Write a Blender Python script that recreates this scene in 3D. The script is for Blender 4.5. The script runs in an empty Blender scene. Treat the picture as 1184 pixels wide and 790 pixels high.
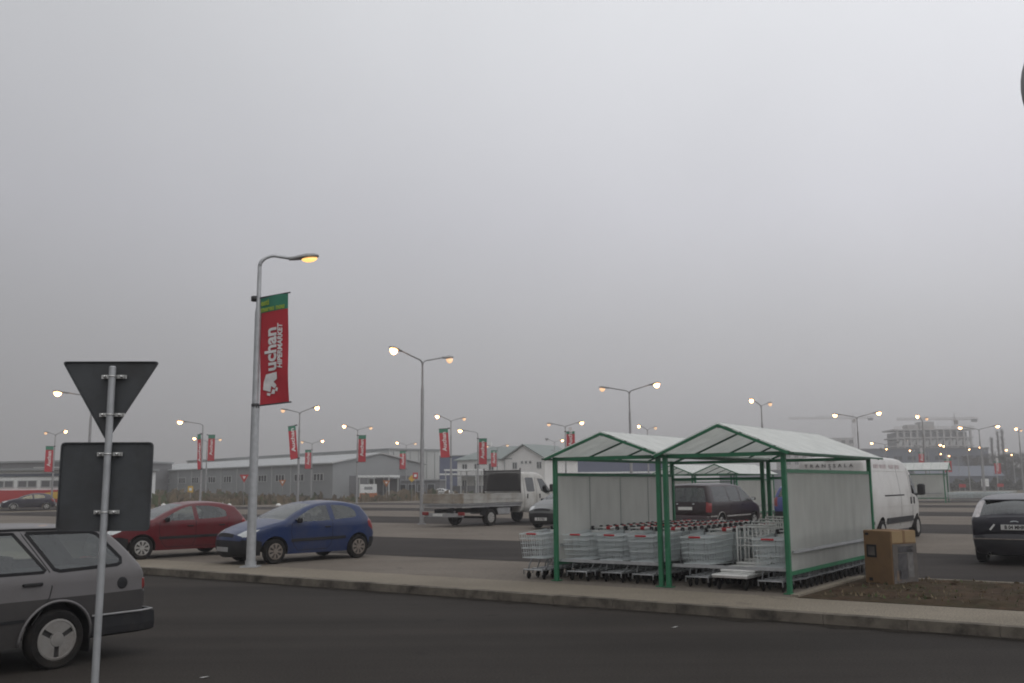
import bpy, bmesh, math, random
import numpy as np
from mathutils import Vector, Matrix, geometry
random.seed(7)
rnd = random.Random(11)
R = math.radians
SC = bpy.context.scene
COL = SC.collection
PHI = R(35)
UX, UY = math.cos(PHI), -math.sin(PHI)      # u: along the kerb, to the right
VX, VY = math.sin(PHI), math.cos(PHI)       # v: away from the road, square to the kerb
HEAD_V = math.atan2(VY, VX)                 # heading angle of a vehicle that points along +v
LOT = 0.13                                  # height of the raised car park above the road

def uv(u, v, z=0.0):
    return Vector((u*UX+v*VX, u*UY+v*VY, z))

# ------------------------------------------------------------------ materials
def nt_new(name):
    m = bpy.data.materials.new(name); m.use_nodes = True
    return m, m.node_tree.nodes, m.node_tree.links

def pm(name, col, rough=0.6, metal=0.0, var=0.12, scale=6.0, bump=0.0, bscale=60.0, dark=None, dscale=1.2, damt=0.5, coat=0.0, spec=0.5, back=None):
    m, n, l = nt_new(name)
    b = n['Principled BSDF']
    b.inputs['Roughness'].default_value = rough
    b.inputs['Metallic'].default_value = metal
    b.inputs['Coat Weight'].default_value = coat
    b.inputs['Specular IOR Level'].default_value = spec
    tc = n.new('ShaderNodeTexCoord')
    no = n.new('ShaderNodeTexNoise'); no.inputs['Scale'].default_value = scale; no.inputs['Detail'].default_value = 6
    l.new(tc.outputs['Object'], no.inputs['Vector'])
    r = n.new('ShaderNodeValToRGB')
    r.color_ramp.elements[0].position = 0.3; r.color_ramp.elements[1].position = 0.7
    r.color_ramp.elements[0].color = tuple(c*(1-var) for c in col)+(1,)
    r.color_ramp.elements[1].color = tuple(min(1, c*(1+var)) for c in col)+(1,)
    l.new(no.outputs['Fac'], r.inputs['Fac'])
    out = r.outputs['Color']
    if dark:
        n2 = n.new('ShaderNodeTexNoise'); n2.inputs['Scale'].default_value = dscale; n2.inputs['Detail'].default_value = 8
        n2.inputs['Roughness'].default_value = 0.65
        l.new(tc.outputs['Object'], n2.inputs['Vector'])
        r2 = n.new('ShaderNodeValToRGB'); r2.color_ramp.elements[0].position = 0.45; r2.color_ramp.elements[1].position = 0.68
        r2.color_ramp.elements[0].color = (0, 0, 0, 1); r2.color_ramp.elements[1].color = (damt,)*3+(1,)
        l.new(n2.outputs['Fac'], r2.inputs['Fac'])
        mx = n.new('ShaderNodeMixRGB'); mx.inputs['Color2'].default_value = tuple(dark)+(1,)
        l.new(r2.outputs['Color'], mx.inputs['Fac']); l.new(out, mx.inputs['Color1'])
        out = mx.outputs['Color']
    if back:
        g = n.new('ShaderNodeNewGeometry'); mb = n.new('ShaderNodeMixRGB'); mb.inputs['Color2'].default_value = tuple(back)+(1,)
        l.new(g.outputs['Backfacing'], mb.inputs['Fac']); l.new(out, mb.inputs['Color1']); out = mb.outputs['Color']
    l.new(out, b.inputs['Base Color'])
    if bump:
        n3 = n.new('ShaderNodeTexNoise'); n3.inputs['Scale'].default_value = bscale; n3.inputs['Detail'].default_value = 5
        l.new(tc.outputs['Object'], n3.inputs['Vector'])
        bp = n.new('ShaderNodeBump'); bp.inputs['Strength'].default_value = bump; bp.inputs['Distance'].default_value = 0.02
        l.new(n3.outputs['Fac'], bp.inputs['Height']); l.new(bp.outputs['Normal'], b.inputs['Normal'])
    return m

def glass(name, tint=(0.35, 0.4, 0.4), refl=0.10):
    m, n, l = nt_new(name)
    n.remove(n['Principled BSDF'])
    t = n.new('ShaderNodeBsdfTransparent'); t.inputs['Color'].default_value = tint+(1,)
    g = n.new('ShaderNodeBsdfGlossy'); g.inputs['Roughness'].default_value = 0.04; g.inputs['Color'].default_value = (0.9, 0.92, 0.92, 1)
    lw = n.new('ShaderNodeLayerWeight'); lw.inputs['Blend'].default_value = 0.35
    mp = n.new('ShaderNodeMath'); mp.operation = 'MULTIPLY_ADD'; mp.inputs[1].default_value = 0.75; mp.inputs[2].default_value = refl
    l.new(lw.outputs['Fresnel'], mp.inputs[0])
    mx = n.new('ShaderNodeMixShader'); l.new(mp.outputs[0], mx.inputs[0]); l.new(t.outputs[0], mx.inputs[1]); l.new(g.outputs[0], mx.inputs[2])
    l.new(mx.outputs[0], n['Material Output'].inputs['Surface'])
    return m

def emis(name, col, s):
    m, n, l = nt_new(name)
    b = n['Principled BSDF']; b.inputs['Base Color'].default_value = (0.8, 0.75, 0.65, 1)
    b.inputs['Emission Color'].default_value = tuple(col)+(1,); b.inputs['Emission Strength'].default_value = s
    return m

def milky(name, col, trans, streak=0.25, tl_fac=0.5):
    """dirty translucent plastic sheet"""
    m, n, l = nt_new(name)
    n.remove(n['Principled BSDF'])
    tc = n.new('ShaderNodeTexCoord'); mp = n.new('ShaderNodeMapping'); mp.inputs['Scale'].default_value = (1.5, 1.5, 0.5)
    l.new(tc.outputs['Object'], mp.inputs['Vector'])
    no = n.new('ShaderNodeTexNoise'); no.inputs['Scale'].default_value = 3; no.inputs['Detail'].default_value = 8; l.new(mp.outputs[0], no.inputs['Vector'])
    r = n.new('ShaderNodeValToRGB'); r.color_ramp.elements[0].position = 0.3; r.color_ramp.elements[1].position = 0.7
    r.color_ramp.elements[0].color = tuple(c*(1-streak) for c in col)+(1,); r.color_ramp.elements[1].color = tuple(col)+(1,)
    l.new(no.outputs['Fac'], r.inputs['Fac'])
    d = n.new('ShaderNodeBsdfDiffuse'); l.new(r.outputs[0], d.inputs['Color'])
    tl = n.new('ShaderNodeBsdfTranslucent'); l.new(r.outputs[0], tl.inputs['Color'])
    tr = n.new('ShaderNodeBsdfTransparent'); tr.inputs['Color'].default_value = (0.85, 0.88, 0.86, 1)
    m1 = n.new('ShaderNodeMixShader'); m1.inputs[0].default_value = tl_fac; l.new(d.outputs[0], m1.inputs[1]); l.new(tl.outputs[0], m1.inputs[2])
    m2 = n.new('ShaderNodeMixShader'); m2.inputs[0].default_value = trans; l.new(m1.outputs[0], m2.inputs[1]); l.new(tr.outputs[0], m2.inputs[2])
    l.new(m2.outputs[0], n['Material Output'].inputs['Surface'])
    return m

def asphalt(name, col, patch, rough=0.85, wear=0.0):
    m, n, l = nt_new(name); b = n['Principled BSDF']
    tc = n.new('ShaderNodeTexCoord')
    def noise(s, d, rgh=0.5):
        q = n.new('ShaderNodeTexNoise'); q.inputs['Scale'].default_value = s; q.inputs['Detail'].default_value = d; q.inputs['Roughness'].default_value = rgh
        l.new(tc.outputs['Object'], q.inputs['Vector']); return q
    a = noise(0.35, 5, 0.6); f = noise(45, 3)
    ra = n.new('ShaderNodeValToRGB'); ra.color_ramp.elements[0].position = 0.35; ra.color_ramp.elements[1].position = 0.68
    ra.color_ramp.elements[0].color = tuple(col)+(1,); ra.color_ramp.elements[1].color = tuple(patch)+(1,); l.new(a.outputs['Fac'], ra.inputs['Fac'])
    rf = n.new('ShaderNodeValToRGB'); rf.color_ramp.elements[0].position = 0.35; rf.color_ramp.elements[1].position = 0.75
    rf.color_ramp.elements[0].color = (0.72, 0.72, 0.72, 1); rf.color_ramp.elements[1].color = (1.4, 1.38, 1.35, 1); l.new(f.outputs['Fac'], rf.inputs['Fac'])
    mx = n.new('ShaderNodeMixRGB'); mx.blend_type = 'MULTIPLY'; mx.inputs['Fac'].default_value = 1
    l.new(ra.outputs[0], mx.inputs['Color1']); l.new(rf.outputs[0], mx.inputs['Color2']); outc = mx.outputs[0]
    if wear:
        # tyre-polished streaks along the road, oil spots and a few paler patches
        mp = n.new('ShaderNodeMapping'); mp.inputs['Rotation'].default_value = (0, 0, PHI); mp.inputs['Scale'].default_value = (.035, .9, 1)
        l.new(tc.outputs['Object'], mp.inputs['Vector'])
        w1 = n.new('ShaderNodeTexNoise'); w1.inputs['Scale'].default_value = 1.0; w1.inputs['Detail'].default_value = 5; l.new(mp.outputs[0], w1.inputs['Vector'])
        wr = n.new('ShaderNodeValToRGB'); wr.color_ramp.elements[0].position = .36; wr.color_ramp.elements[1].position = .64
        wr.color_ramp.elements[0].color = (1-wear,)*3+(1,); wr.color_ramp.elements[1].color = (1+wear, 1+wear*.95, 1+wear*.9, 1); l.new(w1.outputs['Fac'], wr.inputs['Fac'])
        m2 = n.new('ShaderNodeMixRGB'); m2.blend_type = 'MULTIPLY'; m2.inputs['Fac'].default_value = 1; l.new(outc, m2.inputs['Color1']); l.new(wr.outputs[0], m2.inputs['Color2'])
        o1 = noise(2.3, 2); orp = n.new('ShaderNodeValToRGB'); orp.color_ramp.elements[0].position = .68; orp.color_ramp.elements[1].position = .76
        orp.color_ramp.elements[0].color = (1, 1, 1, 1); orp.color_ramp.elements[1].color = (.72, .72, .74, 1); l.new(o1.outputs['Fac'], orp.inputs['Fac'])
        m3 = n.new('ShaderNodeMixRGB'); m3.blend_type = 'MULTIPLY'; m3.inputs['Fac'].default_value = 1; l.new(m2.outputs[0], m3.inputs['Color1']); l.new(orp.outputs[0], m3.inputs['Color2'])
        g1 = noise(150, 2); gr = n.new('ShaderNodeValToRGB'); gr.color_ramp.elements[0].position = .62; gr.color_ramp.elements[1].position = .74
        gr.color_ramp.elements[0].color = (1, 1, 1, 1); gr.color_ramp.elements[1].color = (2.0, 1.95, 1.9, 1); l.new(g1.outputs['Fac'], gr.inputs['Fac'])
        m4 = n.new('ShaderNodeMixRGB'); m4.blend_type = 'MULTIPLY'; m4.inputs['Fac'].default_value = 1; l.new(m3.outputs[0], m4.inputs['Color1']); l.new(gr.outputs[0], m4.inputs['Color2'])
        outc = m4.outputs[0]
    l.new(outc, b.inputs['Base Color'])
    b.inputs['Roughness'].default_value = rough; b.inputs['Specular IOR Level'].default_value = 0.10
    bp = n.new('ShaderNodeBump'); bp.inputs['Strength'].default_value = 0.4; bp.inputs['Distance'].default_value = 0.01
    l.new(f.outputs['Fac'], bp.inputs['Height']); l.new(bp.outputs[0], b.inputs['Normal'])
    return m

def paint(name, col, rough=0.28, dirt=0.25, dirtcol=(0.09, 0.08, 0.07)):
    return pm(name, col, rough=rough, var=0.04, scale=2.0, dark=dirtcol, dscale=1.6, damt=dirt, coat=0.15, spec=0.4, back=(0.045, 0.045, 0.05))

M = {}
def mats():
    M['asphalt'] = asphalt('road_asphalt', (0.030, 0.0262, 0.0232), (0.038, 0.0335, 0.030), wear=.20)
    M['lane'] = asphalt('lane_asphalt', (0.033, 0.0285, 0.0265), (0.045, 0.0395, 0.037), wear=.15)
    M['paving'] = asphalt('pale_paving', (0.138, 0.120, 0.102), (0.172, 0.152, 0.131), wear=.08)
    M['walk'] = asphalt('walk_concrete', (0.185, 0.162, 0.130), (0.230, 0.204, 0.166), wear=.06)
    M['kerb'] = pm('kerb_concrete', (0.15, 0.132, 0.108), 0.9, var=0.2, scale=4, dark=(0.045, 0.04, 0.035), dscale=2.6, damt=0.95, bump=0.3, spec=0.1)
    M['field'] = pm('field_ground', (0.115, 0.098, 0.068), 0.95, var=0.35, scale=0.25, dark=(0.055, 0.055, 0.028), dscale=0.08, damt=0.7, bump=0.5, bscale=3, spec=0.1)
    M['grime'] = pm('gutter_grime', (0.026, 0.022, 0.018), 0.95, var=.4, scale=9, bump=.5, bscale=40, spec=.1)
    M['dirt'] = pm('dirt_soil', (0.056, 0.037, 0.024), 0.95, var=0.35, scale=7, dark=(0.036, 0.038, 0.018), dscale=2.5, damt=0.6, bump=0.8, bscale=25, spec=0.1)
    M['galv'] = pm('galvanised_steel', (0.42, 0.43, 0.44), 0.5, 0.55, var=0.12, scale=9)
    M['galv_old'] = pm('weathered_steel', (0.33, 0.33, 0.335), 0.6, 0.3, var=0.15, scale=8, dark=(0.18, 0.16, 0.14), dscale=4, damt=0.4)
    M['signback'] = pm('sign_back_grey', (0.058, 0.062, 0.066), 0.6, 0.15, var=0.14, scale=5, dark=(0.036, 0.035, 0.035), dscale=3.2, damt=0.7)
    M['bolt'] = pm('zinc_bolt', (0.6, 0.6, 0.58), 0.35, 0.8)
    M['green'] = pm('green_steel', (0.022, 0.150, 0.072), 0.45, var=0.12, scale=5, dark=(0.03, 0.06, 0.04), dscale=3, damt=0.35)
    M['green_dark'] = pm('dark_green_steel', (0.02, 0.085, 0.05), 0.5, var=0.12, scale=5)
    M['roofsheet'] = milky('roof_plastic', (0.93, 0.94, 0.92), 0.05, streak=.12, tl_fac=0.5)
    M['panel'] = milky('side_panel_plastic', (0.80, 0.80, 0.775), 0.15, streak=0.12, tl_fac=0.76)
    M['white_plate'] = pm('white_plate', (0.72, 0.73, 0.72), 0.5)
    M['chrome'] = pm('cart_wire', (0.66, 0.71, 0.72), 0.42, 0.35, var=0.08)
    M['cartframe'] = pm('cart_frame_metal', (0.20, 0.205, 0.21), 0.45, 0.4, var=0.15, scale=5)
    M['redplastic'] = pm('red_plastic', (0.42, 0.03, 0.035), 0.4)
    M['whiteplastic'] = pm('white_plastic', (0.74, 0.74, 0.72), 0.45)
    M['blackplastic'] = pm('black_plastic', (0.018, 0.018, 0.02), 0.5)
    M['trim'] = pm('dark_trim', (0.016, 0.016, 0.018), 0.6, dark=(0.05, 0.045, 0.04), dscale=5, damt=0.3, spec=.25)
    M['rubber'] = pm('tyre_rubber', (0.015, 0.014, 0.014), 0.9, dark=(0.045, 0.038, 0.03), dscale=6, damt=0.4, spec=.15)
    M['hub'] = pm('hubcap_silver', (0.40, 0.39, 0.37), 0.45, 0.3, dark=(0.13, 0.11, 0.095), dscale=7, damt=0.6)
    M['hub_dirty'] = pm('dirty_hubcap', (0.20, 0.17, 0.145), 0.6, 0.1, dark=(0.09, 0.07, 0.055), dscale=7, damt=0.7)
    M['hub_dim'] = pm('dull_hubcap', (0.24, 0.23, 0.215), 0.55, 0.2, dark=(0.12, 0.10, 0.09), dscale=6, damt=0.6)
    M['hub_dark'] = pm('hub_dark', (0.035, 0.033, 0.032), 0.7)
    M['glass'] = glass('car_glass', (0.62, 0.67, 0.65), 0.06)
    M['glass_screen'] = glass('windscreen_glass', (0.40, 0.43, 0.42), 0.16)
    M['glass_dark'] = glass('dark_glass', (0.10, 0.11, 0.12), 0.10)
    M['lens'] = pm('headlight_lens', (0.50, 0.52, 0.52), 0.2, 0.1, coat=.5)
    M['tail'] = pm('tail_light_red', (0.20, 0.014, 0.014), 0.3, coat=0.3)
    M['amber'] = pm('indicator_amber', (0.6, 0.2, 0.02), 0.25, coat=0.5)
    M['plate'] = pm('plate_white', (0.62, 0.62, 0.60), 0.5, dark=(0.3, 0.28, 0.25), damt=0.4)
    M['ink'] = pm('black_ink', (0.012, 0.012, 0.012), 0.6)
    M['seat'] = pm('seat_cloth', (0.035, 0.036, 0.04), 0.9)
    M['bannerred'] = pm('banner_red', (0.43, 0.018, 0.030), 0.75, var=0.08, scale=3)
    M['bannergreen'] = pm('banner_green', (0.028, 0.19, 0.115), 0.75, var=0.1, scale=4)
    M['bannerlime'] = pm('banner_lime', (0.30, 0.42, 0.05), 0.75)
    M['bannerwhite'] = pm('banner_white', (0.72, 0.70, 0.69), 0.75)
    M['lamphot'] = emis('lamp_glow', (1.0, 0.50, 0.20), 15.0)
    M['lampwarm'] = emis('lamp_glow_soft', (1.0, 0.56, 0.28), 1.1)
    M['lampnear'] = emis('lamp_glow_near', (1.0, 0.50, 0.13), 1.7)
    M['lamphead'] = pm('lamp_housing', (0.28, 0.28, 0.28), 0.5, 0.2)
    M['card'] = pm('cardboard', (0.195, 0.118, 0.058), 0.9, var=0.12, scale=3, dark=(0.12, 0.075, 0.045), dscale=2.2, damt=0.5)
    M['card_light'] = pm('cardboard_light', (0.27, 0.19, 0.10), 0.9, var=0.08, scale=3)
    M['cardprint'] = pm('box_print', (0.110, 0.096, 0.084), 0.6, var=0.35, scale=4.5, dark=(0.045, 0.042, 0.046), dscale=3.2, damt=0.85)
    M['clad'] = pm('grey_cladding', (0.25, 0.26, 0.265), 0.6, var=0.06, scale=0.5)
    M['clad_light'] = pm('light_cladding', (0.42, 0.43, 0.42), 0.6, var=0.05, scale=0.4)
    M['clad_roof'] = pm('pale_metal_roof', (0.36, 0.37, 0.37), 0.5, var=0.05, scale=0.3)
    M['wdark'] = pm('window_dark', (0.03, 0.033, 0.036), 0.2)
    M['bluewall'] = pm('blue_cladding', (0.065, 0.080, 0.150), 0.6, var=0.06, scale=0.4)
    M['housewall'] = pm('white_render', (0.74, 0.73, 0.71), 0.85, var=0.05, scale=0.5)
    M['houseroof'] = pm('grey_green_roof', (0.205, 0.235, 0.225), 0.7, var=0.08, scale=1)
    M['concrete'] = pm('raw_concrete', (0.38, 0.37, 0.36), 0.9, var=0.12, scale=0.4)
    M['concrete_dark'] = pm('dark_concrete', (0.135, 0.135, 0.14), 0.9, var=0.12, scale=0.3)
    M['bluegrey'] = pm('blue_grey_facade', (0.105, 0.118, 0.15), 0.6, var=0.12, scale=0.2)
    M['cranepaint'] = pm('crane_steel', (0.24, 0.20, 0.16), 0.6)
    M['storered'] = pm('store_red', (0.40, 0.03, 0.03), 0.6)
    M['storeyellow'] = pm('store_yellow', (0.60, 0.38, 0.05), 0.6)
    M['orange'] = pm('orange_board', (0.38, 0.13, 0.04), 0.7)
    M['bark'] = pm('bark', (0.07, 0.055, 0.045), 0.9, var=0.3, scale=4)
    M['twig'] = pm('winter_twigs', (0.075, 0.066, 0.055), 0.95, var=0.35, scale=0.4)
    M['needle'] = pm('dark_foliage', (0.062, 0.066, 0.052), 0.95, var=0.4, scale=0.5)
    M['weed'] = pm('dry_weeds', (0.13, 0.10, 0.062), 0.95, var=0.4, scale=0.3)
    M['weed_green'] = pm('green_weeds', (0.06, 0.075, 0.03), 0.95, var=0.4, scale=0.3)
    M['litter'] = pm('white_litter', (0.65, 0.65, 0.63), 0.8)

# ------------------------------------------------------------------ mesh builder
class MB:
    def __init__(s): s.v = []; s.f = []; s.m = []; s.sm = []
    def add(s, vs, fs, mi=0, smooth=False):
        o = len(s.v); s.v += [tuple(p) for p in vs]
        for f in fs: s.f.append(tuple(i+o for i in f)); s.m.append(mi); s.sm.append(smooth)
        return s
    def box(s, c, d, rz=0.0, mi=0, taper=1.0, mat=None):
        x, y, z = d[0]/2, d[1]/2, d[2]/2
        vs = []
        for k, t in ((-1, 1.0), (1, taper)):
            for a, b in ((-1, -1), (1, -1), (1, 1), (-1, 1)): vs.append(Vector((a*x*t, b*y*t, k*z)))
        rot = mat if mat else Matrix.Rotation(rz, 3, 'Z')
        vs = [rot @ p + Vector(c) for p in vs]
        return s.add(vs, [(3, 2, 1, 0), (4, 5, 6, 7), (0, 1, 5, 4), (1, 2, 6, 5), (2, 3, 7, 6), (3, 0, 4, 7)], mi)
    def rbox(s, c, d, r=0.02, rz=0.0, mi=0, mat=None):
        """box with bevelled vertical and horizontal edges (chamfer r)"""
        x, y, z = d[0]/2, d[1]/2, d[2]/2
        rot = mat if mat else Matrix.Rotation(rz, 3, 'Z')
        rings = []
        for zz, i in ((-z, r), (-z+r, 0), (z-r, 0), (z, r)):
            ring = []
            for (a, b) in ((x-r-i, -y+i), (x-i, -y+r+i), (x-i, y-r-i), (x-r-i, y-i), (-x+r+i, y-i), (-x+i, y-r-i), (-x+i, -y+r+i), (-x+r+i, -y+i)):
                ring.append(rot @ Vector((a, b, zz))+Vector(c))
            rings.append(ring)
        vs = [p for rg in rings for p in rg]; fs = []
        for k in range(3):
            for j in range(8): fs.append((k*8+j, k*8+(j+1) % 8, (k+1)*8+(j+1) % 8, (k+1)*8+j))
        fs.append(tuple(range(7, -1, -1))); fs.append(tuple(range(24, 32)))
        return s.add(vs, fs, mi)
    def tube(s, pts, r, n=8, mi=0, cap=True, smooth=True, closed=False):
        pts = [Vector(p) for p in pts]; rs = r if isinstance(r, (list, tuple)) else [r]*len(pts)
        vs = []; fs = []; N = len(pts)
        prev = None
        for i, p in enumerate(pts):
            if closed: t = pts[(i+1) % N]-pts[i-1]
            else: t = (pts[min(i+1, N-1)]-pts[max(i-1, 0)])
            t.normalize()
            if prev is None:
                a = Vector((0, 0, 1)) if abs(t.z) < 0.9 else Vector((1, 0, 0))
                x = t.cross(a).normalized()
            else:
                x = (prev - t*prev.dot(t)).normalized()
            prev = x; y = t.cross(x)
            for j in range(n):
                an = 2*math.pi*(j+0.5)/n; vs.append(p+(x*math.cos(an)+y*math.sin(an))*rs[i])
        for i in range(N if closed else N-1):
            k = (i+1) % N
            for j in range(n): fs.append((i*n+j, i*n+(j+1) % n, k*n+(j+1) % n, k*n+j))
        if cap and not closed: fs.append(tuple(range(n-1, -1, -1))); fs.append(tuple((N-1)*n+j for j in range(n)))
        return s.add(vs, fs, mi, smooth)
    def lathe(s, prof, n=24, axis='Y', c=(0, 0, 0), mi=0, smooth=True):
        """prof: (radius, offset along axis)"""
        vs = []; fs = []
        for (r, a) in prof:
            for j in range(n):
                an = 2*math.pi*j/n; x, y = r*math.cos(an), r*math.sin(an)
                p = (x, a, y) if axis == 'Y' else ((x, y, a) if axis == 'Z' else (a, x, y))
                vs.append(Vector(p)+Vector(c))
        for i in range(len(prof)-1):
            for j in range(n): fs.append((i*n+j, i*n+(j+1) % n, (i+1)*n+(j+1) % n, (i+1)*n+j))
        return s.add(vs, fs, mi, smooth)
    def prism(s, poly, depth, frame, mi=0):
        """poly 2D; frame = (origin, xdir, ydir, zdir): extruded along zdir by depth"""
        o, X, Y, Z = [Vector(q) for q in frame]; n = len(poly)
        vs = [o+X*a+Y*b for a, b in poly]+[o+X*a+Y*b+Z*depth for a, b in poly]
        fs = [tuple(range(n-1, -1, -1)), tuple(range(n, 2*n))]+[(i, (i+1) % n, n+(i+1) % n, n+i) for i in range(n)]
        return s.add(vs, fs, mi)
    def mesh(s, name, ms, sharp=None):
        me = bpy.data.meshes.new(name); me.from_pydata(s.v, [], s.f)
        for m in (ms if isinstance(ms, (list, tuple)) else [ms]): me.materials.append(m)
        me.polygons.foreach_set('material_index', s.m); me.polygons.foreach_set('use_smooth', s.sm)
        if sharp: me.set_sharp_from_angle(angle=R(sharp))
        me.update(); return me
    def build(s, name, ms, parent=None, sharp=None, **kw):
        return link(name, s.mesh(name, ms, sharp), parent, **kw)

def link(name, data, parent=None, loc=None, rz=None, **kw):
    o = bpy.data.objects.new(name, data); COL.objects.link(o)
    if parent is not None: o.parent = parent
    if loc is not None: o.location = loc
    if rz is not None: o.rotation_euler = (0, 0, rz)
    for k, v in kw.items(): o[k] = v
    return o

def thing(name, label, cat, loc=(0, 0, 0), rz=0.0, group=None):
    o = link(name, None, None, loc, rz); o['label'] = label; o['category'] = cat
    o.empty_display_size = 0.3
    if group: o['group'] = group
    return o
def tag(o, label, cat, group=None):
    o['label'] = label; o['category'] = cat
    if group: o['group'] = group
    return o
def struct(name, mb, m, kind='structure', sharp=None):
    o = mb.build(name, m, None, sharp); o['kind'] = kind; return o

def copy_tree(o, parent=None):
    c = o.copy(); COL.objects.link(c)
    if parent is not None: c.parent = parent
    for ch in o.children: copy_tree(ch, c)
    return c

_txt = {}
def text_mesh(s, size, bold=0.0, ext=0.002, align='CENTER', shear=0.0, space=1.0):
    k = (s, size, bold, ext, align, shear, space)
    if k not in _txt:
        cu = bpy.data.curves.new('lettering', 'FONT'); cu.body = s; cu.size = size; cu.offset = bold; cu.extrude = ext
        cu.align_x = align; cu.align_y = 'CENTER'; cu.resolution_u = 3; cu.shear = shear; cu.space_character = space
        ob = bpy.data.objects.new('lettering', cu); COL.objects.link(ob)
        dg = bpy.context.evaluated_depsgraph_get(); me = bpy.data.meshes.new_from_object(ob.evaluated_get(dg))
        bpy.data.objects.remove(ob); _txt[k] = me
    return _txt[k].copy()
def text(name, s, size, mat, parent, origin, X, Y, bold=0.0, ext=0.002, align='CENTER', sx=1.0, shear=0.0, space=1.0):
    me = text_mesh(s, size, bold, ext, align, shear, space)
    X = Vector(X).normalized(); Y = Vector(Y).normalized(); Z = X.cross(Y)
    mt = Matrix((X*sx, Y, Z)).transposed().to_4x4(); mt.translation = Vector(origin)
    me.transform(mt); me.materials.clear(); me.materials.append(mat)
    return link(name, me, parent)

# ------------------------------------------------------------------ vehicles
def catmull(pts, step):
    """pts: (x,z) or (x,z,1) for a hard corner"""
    out = []; segs = []; cur = []
    for i, p in enumerate(pts):
        cur.append(p[:2])
        if len(p) > 2 and 0 < i < len(pts)-1: segs.append(cur); cur = [p[:2]]
    segs.append(cur)
    for sg in segs:
        P = [Vector(q) for q in sg]
        P = [P[0]*2-P[1]]+P+[P[-1]*2-P[-2]]
        for i in range(1, len(P)-2):
            a, b, c, d = P[i-1:i+3]; n = max(1, int((c-b).length/step+0.5))
            for k in range(n):
                t = k/n
                q = 0.5*((2*b)+(c-a)*t+(2*a-5*b+4*c-d)*t*t+(3*b-a-3*c+d)*t**3)
                out.append((q.x, q.y))
    out.append(tuple(pts[-1][:2])); return out

def inside(poly, P):
    P = np.asarray(P); x, y = P[:, 0], P[:, 1]; r = np.zeros(len(P), bool); n = len(poly)
    for i in range(n):
        x1, y1 = poly[i]; x2, y2 = poly[(i+1) % n]
        c = ((y1 > y) != (y2 > y)); dy = (y2-y1) if y2 != y1 else 1e-12
        r ^= c & (x < (x2-x1)*(y-y1)/dy+x1)
    return r
def segdist(P, A, B):
    P = np.asarray(P)[:, None, :]; A = np.asarray(A)[None]; B = np.asarray(B)[None]
    d = B-A; t = np.clip(((P-A)*d).sum(-1)/np.maximum((d*d).sum(-1), 1e-12), 0, 1)
    return np.sqrt((((A+d*t[..., None])-P)**2).sum(-1)).min(1)

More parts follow.
